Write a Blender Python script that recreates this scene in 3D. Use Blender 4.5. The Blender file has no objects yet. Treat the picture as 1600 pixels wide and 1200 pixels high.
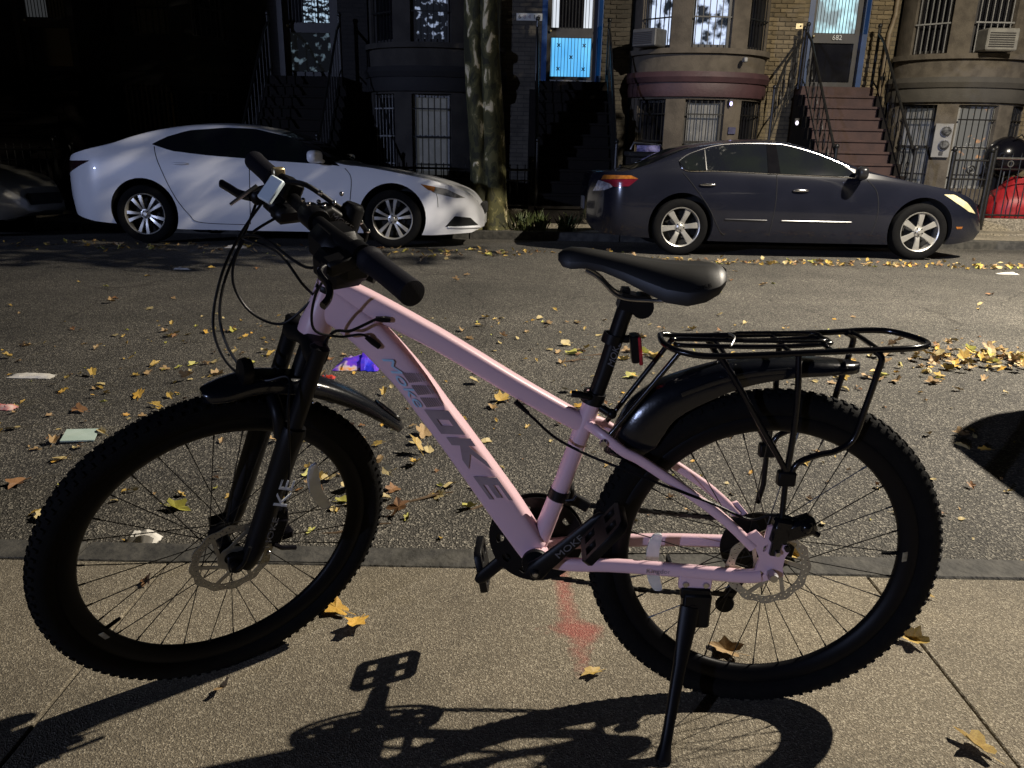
import bpy, bmesh, math, random
import numpy as np
from mathutils import Vector, Matrix
R = math.radians
random.seed(7)
S = bpy.context.scene
COL = S.collection

# ------------------------------------------------------------------ camera
cam = bpy.data.cameras.new('camera'); cam_o = bpy.data.objects.new('camera', cam); COL.objects.link(cam_o)
cam.sensor_width = 36.0; cam.lens = 36.0 * 1212.0 / 1600.0; cam.clip_start = 0.05; cam.clip_end = 400
PITCH, ROLL = 0.308, 0.0203
cam_o.matrix_world = (Matrix.Translation((0, 0, 1.105)) @ Matrix.Rotation(R(90) - PITCH, 4, 'X') @ Matrix.Rotation(ROLL, 4, 'Z'))
S.camera = cam_o
# ------------------------------------------------------------------ night sky, cool fill light
W = bpy.data.worlds.new('World'); S.world = W; W.use_nodes = True
nt = W.node_tree; nt.nodes.clear()
sky = nt.nodes.new('ShaderNodeTexSky'); sky.sky_type = 'NISHITA'; sky.sun_disc = False
FILL_EL, FILL_AZ = R(9), R(218)      # azimuth clockwise from +y, where the fill light stands
sky.sun_elevation = FILL_EL; sky.sun_rotation = FILL_AZ
bg = nt.nodes.new('ShaderNodeBackground'); bg.inputs['Strength'].default_value = 0.0009
wo = nt.nodes.new('ShaderNodeOutputWorld')
nt.links.new(sky.outputs[0], bg.inputs[0]); nt.links.new(bg.outputs[0], wo.inputs[0])
sl = bpy.data.lights.new('fill_sun', 'SUN'); sl.energy = 0.85; sl.angle = R(0.6); sl.color = (0.52, 0.62, 1.0)  # cool sun lamp added as low fill from behind the camera
so = bpy.data.objects.new('fill_sun', sl); COL.objects.link(so)
mdir = Vector((math.sin(FILL_AZ) * math.cos(FILL_EL), math.cos(FILL_AZ) * math.cos(FILL_EL), math.sin(FILL_EL)))
so.rotation_euler = mdir.to_track_quat('Z', 'Y').to_euler(); so.location = mdir * 60
LAMP_POS = Vector((6.3, 4.84, 6.55)); LAMP_W = 2600; LAMP_COL = (1.0, 0.90, 0.75)
S.view_settings.view_transform = 'Standard'; S.view_settings.look = 'None'
S.view_settings.exposure = 0.0; S.view_settings.gamma = 1.0
S.cycles.use_denoising = True; S.cycles.max_bounces = 6

# ------------------------------------------------------------------ materials
def mat(name, col, rough=0.6, metal=0.0, var=None, vscale=8.0, bump=0.0, bscale=40.0, spec=0.5, coat=0.0, emit=None, estr=0.0, trans=0.0, thr=(0.4, 0.62), detail=6.0):
    m = bpy.data.materials.new(name); m.use_nodes = True
    n = m.node_tree.nodes; l = m.node_tree.links; b = n['Principled BSDF']
    b.inputs['Base Color'].default_value = (*col, 1); b.inputs['Roughness'].default_value = rough; b.inputs['Metallic'].default_value = metal
    b.inputs['Specular IOR Level'].default_value = spec; b.inputs['Coat Weight'].default_value = coat; b.inputs['Coat Roughness'].default_value = 0.05
    b.inputs['Transmission Weight'].default_value = trans
    if emit: b.inputs['Emission Color'].default_value = (*emit, 1); b.inputs['Emission Strength'].default_value = estr
    tc = None
    if var or bump:
        tc = n.new('ShaderNodeTexCoord')
    if var:
        t = n.new('ShaderNodeTexNoise'); t.inputs['Scale'].default_value = vscale; t.inputs['Detail'].default_value = detail
        r = n.new('ShaderNodeValToRGB'); r.color_ramp.elements[0].position = thr[0]; r.color_ramp.elements[1].position = thr[1]
        r.color_ramp.elements[0].color = (*col, 1); r.color_ramp.elements[1].color = (*var, 1)
        l.new(tc.outputs['Object'], t.inputs['Vector']); l.new(t.outputs['Fac'], r.inputs[0]); l.new(r.outputs[0], b.inputs['Base Color'])
    if bump:
        t2 = n.new('ShaderNodeTexNoise'); t2.inputs['Scale'].default_value = bscale; t2.inputs['Detail'].default_value = 8
        bp = n.new('ShaderNodeBump'); bp.inputs['Strength'].default_value = bump; bp.inputs['Distance'].default_value = 0.02
        l.new(tc.outputs['Object'], t2.inputs['Vector']); l.new(t2.outputs['Fac'], bp.inputs['Height']); l.new(bp.outputs[0], b.inputs['Normal'])
    return m

def ground_mat(name, c_dark, c_mid, c_lite, vs, rough, bump, stain=None, patch=(0.75, 1.15), fleck=0.75, cracks=True):
    """aggregate surface: small stones (voronoi), blotches (noise), optional red paint marks"""
    m = bpy.data.materials.new(name); m.use_nodes = True
    n = m.node_tree.nodes; l = m.node_tree.links; b = n['Principled BSDF']; b.inputs['Roughness'].default_value = rough
    tc = n.new('ShaderNodeTexCoord')
    v = n.new('ShaderNodeTexVoronoi'); v.inputs['Scale'].default_value = vs; v.inputs['Randomness'].default_value = 1.0
    l.new(tc.outputs['Object'], v.inputs['Vector'])
    sep = n.new('ShaderNodeSeparateColor'); l.new(v.outputs['Color'], sep.inputs[0])
    r = n.new('ShaderNodeValToRGB'); e = r.color_ramp.elements
    e[0].position = 0.05; e[0].color = (*c_dark, 1); e[1].position = 0.93; e[1].color = (*c_lite, 1)
    k = e.new(0.5); k.color = (*c_mid, 1); k2 = e.new(fleck); k2.color = (*[x * 1.15 for x in c_mid], 1)
    l.new(sep.outputs[0], r.inputs[0])
    no = n.new('ShaderNodeTexNoise'); no.inputs['Scale'].default_value = 1.7; no.inputs['Detail'].default_value = 9; no.inputs['Roughness'].default_value = 0.62
    l.new(tc.outputs['Object'], no.inputs['Vector'])
    mr = n.new('ShaderNodeMapRange'); mr.inputs[1].default_value = 0.3; mr.inputs[2].default_value = 0.7; mr.inputs[3].default_value = patch[0]; mr.inputs[4].default_value = patch[1]
    l.new(no.outputs['Fac'], mr.inputs[0])
    mx = n.new('ShaderNodeMix'); mx.data_type = 'RGBA'; mx.blend_type = 'MULTIPLY'; mx.inputs['Factor'].default_value = 1.0
    l.new(r.outputs[0], mx.inputs['A']); l.new(mr.outputs[0], mx.inputs['B'])
    outc = mx.outputs['Result']
    # worn lanes and dust over metres, and a few dark round spots (gum, oil)
    nl_ = n.new('ShaderNodeTexNoise'); nl_.inputs['Scale'].default_value = 0.55; nl_.inputs['Detail'].default_value = 5; nl_.inputs['Roughness'].default_value = 0.7; mpl = n.new('ShaderNodeMapping'); mpl.inputs['Scale'].default_value = (0.55, 1.6, 1); l.new(tc.outputs['Object'], mpl.inputs[0]); l.new(mpl.outputs[0], nl_.inputs['Vector'])
    rl2 = n.new('ShaderNodeValToRGB'); rl2.color_ramp.elements[0].position = 0.36; rl2.color_ramp.elements[1].position = 0.64; rl2.color_ramp.elements[0].color = (0.74, 0.72, 0.68, 1); rl2.color_ramp.elements[1].color = (1.14, 1.10, 1.04, 1); l.new(nl_.outputs['Fac'], rl2.inputs[0])
    vsp = n.new('ShaderNodeTexVoronoi'); vsp.inputs['Scale'].default_value = 3.1; l.new(tc.outputs['Object'], vsp.inputs['Vector'])
    rsp = n.new('ShaderNodeValToRGB'); rsp.color_ramp.elements[0].position = 0.028; rsp.color_ramp.elements[1].position = 0.05; rsp.color_ramp.elements[0].color = (0.5, 0.48, 0.46, 1); rsp.color_ramp.elements[1].color = (1, 1, 1, 1); l.new(vsp.outputs['Distance'], rsp.inputs[0])
    # hairline cracks
    vcr = n.new('ShaderNodeTexVoronoi'); vcr.feature = 'DISTANCE_TO_EDGE'; vcr.inputs['Scale'].default_value = 0.62
    ncr = n.new('ShaderNodeTexNoise'); ncr.inputs['Scale'].default_value = 5; ncr.inputs['Detail'].default_value = 6; l.new(tc.outputs['Object'], ncr.inputs['Vector'])
    mcr = n.new('ShaderNodeMix'); mcr.data_type = 'VECTOR'; mcr.inputs['Factor'].default_value = 0.12; l.new(tc.outputs['Object'], mcr.inputs['A']); l.new(ncr.outputs['Color'], mcr.inputs['B']); l.new(mcr.outputs['Result'], vcr.inputs['Vector'])
    rcr = n.new('ShaderNodeValToRGB'); rcr.color_ramp.elements[0].position = 0.0; rcr.color_ramp.elements[1].position = 0.0045; rcr.color_ramp.elements[0].color = (0.42, 0.40, 0.38, 1); rcr.color_ramp.elements[1].color = (1, 1, 1, 1); l.new(vcr.outputs['Distance'], rcr.inputs[0])
    for src in ((rl2, rsp, rcr) if cracks else (rl2, rsp)):
        mq = n.new('ShaderNodeMix'); mq.data_type = 'RGBA'; mq.blend_type = 'MULTIPLY'; mq.inputs['Factor'].default_value = 1.0; l.new(outc, mq.inputs['A']); l.new(src.outputs[0], mq.inputs['B']); outc = mq.outputs['Result']
    if stain:
        # spray paint: distance to a bent line, broken up by noise
        sx = n.new('ShaderNodeSeparateXYZ'); l.new(tc.outputs['Object'], sx.inputs[0])
        acc = None
        for (x, y, rx, ry, w) in stain:
            def mth(op, a, bv):
                q = n.new('ShaderNodeMath'); q.operation = op
                for i, s_ in enumerate((a, bv)):
                    if hasattr(s_, 'links'): l.new(s_, q.inputs[i])
                    else: q.inputs[i].default_value = s_
                return q.outputs[0]
            rx *= 1.3; w *= 0.9
            dx = mth('DIVIDE', mth('SUBTRACT', sx.outputs[0], x), rx); dy = mth('DIVIDE', mth('SUBTRACT', sx.outputs[1], y), ry)
            d2 = mth('ADD', mth('MULTIPLY', dx, dx), mth('MULTIPLY', dy, dy))
            g = mth('MULTIPLY', mth('POWER', 2.718, mth('MULTIPLY', d2, -1.0)), w)
            acc = g if acc is None else mth('ADD', acc, g)
        n2 = n.new('ShaderNodeTexNoise'); n2.inputs['Scale'].default_value = 55; n2.inputs['Detail'].default_value = 5
        l.new(tc.outputs['Object'], n2.inputs['Vector'])
        mm = n.new('ShaderNodeMapRange'); mm.inputs[1].default_value = 0.22; mm.inputs[2].default_value = 0.70
        l.new(mth('ADD', mth('MULTIPLY', acc, 0.55), mth('SUBTRACT', mth('MULTIPLY', n2.outputs['Fac'], 0.55), 0.22)), mm.inputs[0])
        m3 = n.new('ShaderNodeMix'); m3.data_type = 'RGBA'; l.new(mth('MULTIPLY', mm.outputs[0], 0.55), m3.inputs['Factor'])
        l.new(outc, m3.inputs['A']); m3.inputs['B'].default_value = (0.33, 0.05, 0.045, 1); outc = m3.outputs['Result']
    l.new(outc, b.inputs['Base Color'])
    bp = n.new('ShaderNodeBump'); bp.inputs['Strength'].default_value = bump; bp.inputs['Distance'].default_value = 0.006
    ad = n.new('ShaderNodeMath'); ad.operation = 'ADD'; l.new(v.outputs['Distance'], ad.inputs[0])
    nb = n.new('ShaderNodeTexNoise'); nb.inputs['Scale'].default_value = vs * 0.6; nb.inputs['Detail'].default_value = 4; l.new(tc.outputs['Object'], nb.inputs['Vector'])
    l.new(nb.outputs['Fac'], ad.inputs[1]); l.new(ad.outputs[0], bp.inputs['Height']); l.new(bp.outputs[0], b.inputs['Normal'])
    return m

def bark_mat():
    m = bpy.data.materials.new('plane_bark'); m.use_nodes = True
    n = m.node_tree.nodes; l = m.node_tree.links; b = n['Principled BSDF']; b.inputs['Roughness'].default_value = 0.85
    tc = n.new('ShaderNodeTexCoord'); mp = n.new('ShaderNodeMapping'); mp.inputs['Scale'].default_value = (1, 1, 0.55); l.new(tc.outputs['Object'], mp.inputs[0])
    t = n.new('ShaderNodeTexNoise'); t.inputs['Scale'].default_value = 6.5; t.inputs['Detail'].default_value = 4; t.inputs['Distortion'].default_value = 0.6; l.new(mp.outputs[0], t.inputs['Vector'])
    r = n.new('ShaderNodeValToRGB'); r.color_ramp.interpolation = 'CONSTANT'; e = r.color_ramp.elements
    e[0].position = 0; e[0].color = (0.028, 0.028, 0.012, 1); e[1].position = 0.44; e[1].color = (0.060, 0.058, 0.020, 1)
    for p, c in ((0.53, (0.115, 0.105, 0.040)), (0.60, (0.42, 0.36, 0.20)), (0.64, (0.72, 0.62, 0.40))):
        k = e.new(p); k.color = (*c, 1)
    l.new(t.outputs['Fac'], r.inputs[0]); l.new(r.outputs[0], b.inputs['Base Color'])
    bp = n.new('ShaderNodeBump'); bp.inputs['Strength'].default_value = 0.5; bp.inputs['Distance'].default_value = 0.02
    l.new(t.outputs['Fac'], bp.inputs['Height']); l.new(bp.outputs[0], b.inputs['Normal'])
    return m

M = {}
M['asphalt'] = ground_mat('asphalt', (0.022, 0.021, 0.019), (0.062, 0.059, 0.053), (0.23, 0.22, 0.195), 160, 0.8, 1.0, patch=(0.72, 1.2))
PAINT_MARK = [(0.140, 1.80, 0.020, 0.055, 1.0), (0.145, 1.72, 0.020, 0.05, 0.95), (0.148, 1.64, 0.022, 0.05, 1.0), (0.155, 1.575, 0.03, 0.03, 1.0), (0.20, 1.575, 0.026, 0.028, 0.9), (0.178, 1.535, 0.03, 0.03, 0.9), (0.165, 1.48, 0.022, 0.035, 0.8), (0.17, 1.42, 0.02, 0.04, 0.6), (0.09, 1.57, 0.06, 0.03, 0.35)]
M['concrete'] = ground_mat('concrete', (0.105, 0.091, 0.068), (0.178, 0.156, 0.117), (0.36, 0.33, 0.265), 340, 0.85, 0.5, stain=PAINT_MARK, patch=(0.58, 1.24), cracks=False)
M['far_concrete'] = ground_mat('far_concrete', (0.12, 0.11, 0.085), (0.22, 0.20, 0.16), (0.34, 0.31, 0.25), 60, 0.85, 0.4)
M['kerb'] = mat('kerb_stone', (0.030, 0.029, 0.026), 0.85, var=(0.060, 0.057, 0.050), vscale=14, bump=0.5, bscale=35)
M['soil'] = mat('soil', (0.03, 0.026, 0.018), 0.95, var=(0.07, 0.055, 0.03), vscale=25, bump=0.6, bscale=60)
M['black'] = mat('black_satin', (0.004, 0.004, 0.005), 0.42, spec=0.18, bump=0.02, bscale=300)
M['blackgloss'] = mat('black_gloss', (0.004, 0.004, 0.006), 0.18, spec=0.35, bump=0.02, bscale=120)
M['rubber'] = mat('rubber', (0.0035, 0.0035, 0.004), 0.85, spec=0.12, var=(0.005, 0.005, 0.005), vscale=40, bump=0.15, bscale=300)
M['grip'] = mat('grip_rubber', (0.005, 0.005, 0.009), 0.6, spec=0.2, bump=0.2, bscale=700)
M['pink'] = mat('pink_paint', (0.68, 0.46, 0.52), 0.38, var=(0.71, 0.49, 0.55), vscale=3, coat=0.12)
M['chrome0'] = mat('bolt_chrome', (0.8, 0.8, 0.82), 0.15, 1.0, var=(0.7, 0.7, 0.72), vscale=9)
M['rim'] = mat('rim_black', (0.0035, 0.0035, 0.0045), 0.45, spec=0.12, bump=0.02, bscale=90)
M['steel'] = mat('steel', (0.55, 0.55, 0.56), 0.28, 1.0, var=(0.42, 0.42, 0.44), vscale=30)
M['disc'] = mat('brake_disc_steel', (0.42, 0.39, 0.30), 0.42, 0.55, var=(0.34, 0.31, 0.24), vscale=60)
M['spoke'] = mat('spoke_black', (0.02, 0.02, 0.02), 0.35, 0.6, bump=0.01)
M['clear'] = mat('clear_plastic', (0.85, 0.87, 0.9), 0.25, trans=0.55, var=(0.7, 0.73, 0.78), vscale=30)
M['red_lens'] = mat('red_lens', (0.45, 0.02, 0.035), 0.2, var=(0.3, 0.01, 0.02), vscale=50)
M['decal_grey'] = mat('decal_grey', (0.27, 0.20, 0.215), 0.5, var=(0.31, 0.235, 0.25), vscale=30)
M['decal_blue'] = mat('decal_blue', (0.40, 0.62, 0.80), 0.4, var=(0.36, 0.57, 0.76), vscale=30)
M['decal_white'] = mat('decal_white', (0.72, 0.78, 0.90), 0.5, var=(0.60, 0.66, 0.76), vscale=20)
M['decal_dim'] = mat('decal_dim', (0.10, 0.10, 0.11), 0.5, var=(0.13, 0.13, 0.14), vscale=20)
M['silver'] = mat('silver_cover', (0.72, 0.82, 0.90), 0.25, 0.0, var=(0.62, 0.74, 0.84), vscale=20)
M['gold'] = mat('brass', (0.5, 0.42, 0.25), 0.35, 0.8, var=(0.4, 0.33, 0.2), vscale=20)
M['tag'] = mat('tyre_label', (0.30, 0.28, 0.20), 0.6, var=(0.18, 0.16, 0.11), vscale=90)

# ------------------------------------------------------------------ helpers
WORLD_ROOTS = set()
class MB:
    def __init__(s): s.v = []; s.f = []; s.mi = []
    def add(s, vs, fs, mi=0):
        o = len(s.v); s.v += [tuple(p) for p in vs]; s.f += [tuple(i + o for i in f) for f in fs]; s.mi += [mi] * len(fs)
    def box(s, c, d, rot=None, mi=0, taper=1.0):
        x, y, z = d[0] / 2, d[1] / 2, d[2] / 2
        P = [Vector((sx * x * (taper if sz > 0 else 1), sy * y * (taper if sz > 0 else 1), sz * z)) for sz in (-1, 1) for sy in (-1, 1) for sx in (-1, 1)]
        if rot is not None: P = [rot @ p for p in P]
        P = [p + Vector(c) for p in P]
        s.add(P, [(0, 2, 3, 1), (4, 5, 7, 6), (0, 1, 5, 4), (2, 6, 7, 3), (0, 4, 6, 2), (1, 3, 7, 5)], mi)
    def rbox(s, c, d, b=0.1, rot=None, mi=0):
        """box with chamfered vertical and top edges"""
        x, y, z = d[0] / 2, d[1] / 2, d[2] / 2; e = b * min(x, y, z)
        ring = lambda k, zz: [Vector((sx, sy, zz)) for sx, sy in ((-x + k, -y + e + 0), (-x + e, -y + k), (x - e, -y + k), (x - k, -y + e), (x - k, y - e), (x - e, y - k), (-x + e, y - k), (-x + k, y - e))]
        L = [ring(e, -z), ring(0, -z + e), ring(0, z - e), ring(e, z)]
        P = [p for r_ in L for p in r_]
        if rot is not None: P = [rot @ p for p in P]
        P = [p + Vector(c) for p in P]
        F = [tuple(range(7, -1, -1)), tuple(24 + i for i in range(8))]
        for k in range(3):
            for i in range(8): F.append((k * 8 + i, k * 8 + (i + 1) % 8, k * 8 + 8 + (i + 1) % 8, k * 8 + 8 + i))
        s.add(P, F, mi)
    def sweep(s, pts, prof, up=None, cap=True, closed=False, mi=0):
        """prof: list of (a,b) or function(i)->list; a along the side axis, b along the up axis"""
        pts = [Vector(p) for p in pts]; n = len(pts); rings = []
        prev = None
        for i, p in enumerate(pts):
            if closed: t = pts[(i + 1) % n] - pts[i - 1]
            else: t = pts[min(i + 1, n - 1)] - pts[max(i - 1, 0)]
            t = t.normalized() if t.length > 1e-9 else Vector((0, 0, 1))
            if up is not None:
                u = Vector(up); u = (u - t * u.dot(t)).normalized()
            else:
                if prev is None:
                    a = Vector((0, 0, 1)) if abs(t.z) < 0.9 else Vector((1, 0, 0)); u = (a - t * a.dot(t)).normalized()
                else: u = (prev - t * prev.dot(t)).normalized()
            prev = u; sd = t.cross(u)
            pr = prof(i) if callable(prof) else prof
            rings.append([p + sd * a + u * b for a, b in pr])
        m = len(rings[0]); V = [q for r_ in rings for q in r_]; F = []
        for i in range(n if closed else n - 1):
            j = (i + 1) % n
            for k in range(m): F.append((i * m + k, i * m + (k + 1) % m, j * m + (k + 1) % m, j * m + k))
        if cap and not closed: F.append(tuple(range(m - 1, -1, -1))); F.append(tuple((n - 1) * m + k for k in range(m)))
        s.add(V, F, mi)
    def tube(s, pts, r, seg=10, cap=True, closed=False, mi=0):
        rr = r if hasattr(r, '__len__') else [r] * len(pts)
        cs = [(math.cos(2 * math.pi * k / seg), math.sin(2 * math.pi * k / seg)) for k in range(seg)]
        s.sweep(pts, lambda i: [(c * rr[i], q * rr[i]) for c, q in cs], cap=cap, closed=closed, mi=mi)
    def lathe(s, prof, o=(0, 0, 0), ax=(0, 1, 0), seg=48, mi=0, closed=False, ref=None):
        """prof: (radius, along) pairs"""
        ax = Vector(ax).normalized(); a = Vector(ref) if ref else (Vector((0, 0, 1)) if abs(ax.z) < 0.9 else Vector((1, 0, 0)))
        u = (a - ax * a.dot(ax)).normalized(); w = ax.cross(u); o = Vector(o); m = len(prof)
        V = []; F = []
        for k in range(seg):
            t = 2 * math.pi * k / seg; d = u * math.cos(t) + w * math.sin(t)
            V += [o + d * r + ax * h for r, h in prof]
        for k in range(seg):
            j = (k + 1) % seg
            for i in range(m if closed else m - 1):
                i2 = (i + 1) % m
                F.append((k * m + i, j * m + i, j * m + i2, k * m + i2))
        s.add(V, F, mi)
    def ell(s, c, d, rot=None, nu=14, nv=9, mi=0, p=1.0):
        V = []; F = []
        sg = lambda q: math.copysign(abs(q) ** p, q)
        for j in range(nv + 1):
            ph = -math.pi / 2 + math.pi * j / nv
            for i in range(nu):
                t = 2 * math.pi * i / nu
                q = Vector((sg(math.cos(ph)) * sg(math.cos(t)) * d[0] / 2, sg(math.cos(ph)) * sg(math.sin(t)) * d[1] / 2, sg(math.sin(ph)) * d[2] / 2))
                if rot is not None: q = rot @ q
                V.append(q + Vector(c))
        for j in range(nv):
            for i in range(nu): F.append((j * nu + i, j * nu + (i + 1) % nu, (j + 1) * nu + (i + 1) % nu, (j + 1) * nu + i))
        s.add(V, F, mi)
    def grid(s, rows, mi=0):
        m = len(rows[0]); V = [q for r_ in rows for q in r_]; F = []
        for i in range(len(rows) - 1):
            for k in range(m - 1): F.append((i * m + k, i * m + k + 1, (i + 1) * m + k + 1, (i + 1) * m + k))
        s.add(V, F, mi)
    def mesh(s, name, mats, smooth=True, angle=40):
        me = bpy.data.meshes.new(name); me.from_pydata(s.v, [], s.f); me.validate()
        for m_ in (mats if isinstance(mats, (list, tuple)) else [mats]): me.materials.append(m_)
        if len(s.mi) == len(me.polygons):
            me.polygons.foreach_set('material_index', s.mi)
        bm = bmesh.new(); bm.from_mesh(me); bmesh.ops.recalc_face_normals(bm, faces=bm.faces[:])
        ca = math.cos(math.radians(angle))
        for f in bm.faces: f.smooth = smooth
        if smooth:
            for e in bm.edges:
                if len(e.link_faces) == 2 and e.link_faces[0].normal.dot(e.link_faces[1].normal) < ca: e.smooth = False
        bm.to_mesh(me); bm.free(); me.update()
        return me
    def build(s, name, mats, parent=None, smooth=True, angle=40):
        return link(name, s.mesh(name, mats, smooth, angle), parent)

def link(name, me, parent=None):
    o = bpy.data.objects.new(name, me); COL.objects.link(o)
    if parent is not None:
        o.parent = parent
        if parent in WORLD_ROOTS: o.location = -parent.location
    return o
def tag(o, label=None, cat=None, group=None, kind=None):
    if label: o['label'] = label
    if cat: o['category'] = cat
    if group: o['group'] = group
    if kind: o['kind'] = kind
    return o
def thing(name, label, cat, loc=(0, 0, 0), group=None, world=True, matrix=None):
    o = bpy.data.objects.new(name, None); COL.objects.link(o); o.empty_display_size = 0.2
    if matrix is not None: o.matrix_world = matrix
    else: o.location = loc
    if world and matrix is None: WORLD_ROOTS.add(o)
    return tag(o, label, cat, group)
def copy_tree(o, parent=None):
    c = o.copy(); COL.objects.link(c); c.parent = parent
    for ch in list(o.children): copy_tree(ch, c)
    return c
def spl(pts, n=8, closed=False):
    """Catmull-Rom through the points"""
    P = [Vector(p) for p in pts]; out = []; m = len(P)
    rng = range(m if closed else m - 1)
    for i in rng:
        if closed: a, b, c, d = P[i - 1], P[i], P[(i + 1) % m], P[(i + 2) % m]
        else: a, b, c, d = P[max(i - 1, 0)], P[i], P[i + 1], P[min(i + 2, m - 1)]
        for k in range(n):
            t = k / n
            out.append(0.5 * ((2 * b) + (c - a) * t + (2 * a - 5 * b + 4 * c - d) * t * t + (3 * b - a - 3 * c + d) * t ** 3))
    if not closed: out.append(P[-1])
    return out
def curve_mesh(splines, th, name='plate', bevel=0.0):
    """flat plate in the XY plane from closed outlines (inner ones become holes), thickness th"""
    cu = bpy.data.curves.new(name, 'CURVE'); cu.dimensions = '2D'; cu.fill_mode = 'BOTH'; cu.extrude = th / 2; cu.bevel_depth = bevel; cu.bevel_resolution = 1
    for sp in splines:
        q = cu.splines.new('POLY'); q.points.add(len(sp) - 1); q.use_cyclic_u = True
        for p, c in zip(q.points, sp): p.co = (c[0], c[1], 0, 1)
    o = bpy.data.objects.new(name, cu); COL.objects.link(o)
    bpy.context.view_layer.update()
    me = bpy.data.meshes.new_from_object(o.evaluated_get(bpy.context.evaluated_depsgraph_get()))
    bpy.data.objects.remove(o); bpy.data.curves.remove(cu)
    return me
def text_mesh(body, size, th=0.0006, shear=0.0, align='CENTER'):
    cu = bpy.data.curves.new('text', 'FONT'); cu.body = body; cu.size = size; cu.extrude = th / 2; cu.shear = shear; cu.align_x = align; cu.align_y = 'CENTER'; cu.resolution_u = 3
    o = bpy.data.objects.new('text', cu); COL.objects.link(o); bpy.context.view_layer.update()
    me = bpy.data.meshes.new_from_object(o.evaluated_get(bpy.context.evaluated_depsgraph_get()))
    bpy.data.objects.remove(o); bpy.data.curves.remove(cu)
    return me
def place(me, X, Y, O, sx=1.0, sy=1.0):
    X = Vector(X).normalized(); Y = Vector(Y); Y = (Y - X * Y.dot(X)).normalized(); Z = X.cross(Y)
    mt = Matrix.Identity(4)
    for i, (c, k) in enumerate(((X, sx), (Y, sy), (Z, 1.0))):
        for j in range(3): mt[j][i] = c[j] * k
    for j in range(3): mt[j][3] = O[j]
    me.transform(mt); return me
def setmat(me, m):
    me.materials.clear(); me.materials.append(m); return me
def se(n, a, b, p=0.5):
    """superellipse outline"""
    out = []
    for k in range(n):
        t = 2 * math.pi * k / n; c, s_ = math.cos(t), math.sin(t)
        out.append((a * math.copysign(abs(c) ** p, c), b * math.copysign(abs(s_) ** p, s_)))
    return out
def interp(x, pts):
    return float(np.interp(x, [p[0] for p in pts], [p[1] for p in pts]))
def circ(r, n=32, cx=0, cy=0, ph=0):
    return [(cx + r * math.cos(ph + 2 * math.pi * k / n), cy + r * math.sin(ph + 2 * math.pi * k / n)) for k in range(n)]

# ------------------------------------------------------------------ the setting
ROADP = [(1.95, -0.135), (6.0, -0.135), (9.1, -0.17), (11.05, -0.275)]
def road_z(y): return interp(y, ROADP)
mb = MB(); ys = [1.93, 3, 4.5, 6, 7, 8, 9.1, 10, 11.07]
mb.grid([[(x, y, road_z(y)) for x in (-60, -20, -6, 0, 6, 20, 60)] for y in ys])
tag(mb.build('road', M['asphalt']), kind='structure')
# near pavement: bed, slabs, kerb
mb = MB(); mb.grid([[(x, y, -0.05) for x in (-60, 0, 60)] for y in (-12, 0, 1.88)])
pav = tag(mb.build('pavement', M['soil']), kind='structure')
PITCHX = 1.88
def slab_mesh(w, d):
    b = MB(); b.rbox((0, 0, -0.05), (w, d, 0.1), 0.10); return b.mesh('paving_slab', M['concrete'], smooth=False)
# the slab material uses object coordinates, so the slab carrying the red mark is built around the origin
for i in range(-5, 6):
    xc = 0.025 + PITCHX * i
    for j in range(0, 4):
        y1 = 1.835 - j * 1.92; y0 = y1 - 1.905
        b = MB()
        b.rbox((xc, (y0 + y1) / 2, -0.05 + random.uniform(-0.003, 0.0)), (PITCHX - 0.007, y1 - y0, 0.1), 0.05)
        b.build('paving_slab', M['concrete'], pav, smooth=False)
x = -11.0; k = 0
while x < 11:
    L_ = random.uniform(1.5, 2.3); b = MB()
    b.rbox((x + L_ / 2, 1.893, -0.118 + random.uniform(-0.004, 0.004)), (L_ - 0.01, 0.105, 0.23), 0.12)
    b.build('kerb_stone', M['kerb'], pav, smooth=False); x += L_
# far pavement
mb = MB(); mb.grid([[(x, y, z) for x in (-60, 0, 60)] for y, z in ((11.18, -0.21), (12.6, -0.165), (26, -0.16))])
fpav = tag(mb.build('far_pavement', M['soil']), kind='structure')
for i in range(-9, 12):
    for y0, y1, z in ((11.19, 12.0, -0.19), (12.0, 12.75, -0.165)):
        if y0 < 11.5 and i in (-1,): continue        # the tree pit
        b = MB(); b.rbox((0.55 + 1.5 * i, (y0 + y1) / 2, z - 0.04 + random.uniform(-.004, .004)), (1.488, y1 - y0 - 0.012, 0.1), 0.1)
        b.build('paving_slab', M['far_concrete'], fpav, smooth=False)
x = -14.0
while x < 16:
    L_ = random.uniform(1.5, 2.2); b = MB()
    b.rbox((x + L_ / 2, 11.11, -0.245), (L_ - 0.012, 0.13, 0.17), 0.15)
    b.build('kerb_stone', M['kerb'], fpav, smooth=False); x += L_
# ------------------------------------------------------------------ the bicycle
YAW, LEAN, WB, STEER, TH, OFF, RT = -0.0424, 0.0074, 1.0653, 0.6884, R(69.5), 0.045, 0.339
Fw = Vector((-math.cos(YAW), -math.sin(YAW), 0)); nl = Vector((math.sin(YAW), -math.cos(YAW), 0))
upv = Vector((0, 0, 1)) * math.cos(LEAN) + nl * math.sin(LEAN); lf = upv.cross(Fw)
mt = Matrix.Identity(4)
for i, c in enumerate((Fw, lf, upv)):
    for j in range(3): mt[j][i] = c[j]
mt[0][3], mt[1][3], mt[2][3] = 0.4941, 1.3501, 0.0
BIKE = thing('bicycle', 'pink hardtail mountain bicycle on its kickstand with black rear rack and mudguards', 'bicycle', matrix=mt, world=False)
def B(s, h, n=0.0): return Vector((s, n, h + RT))
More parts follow.
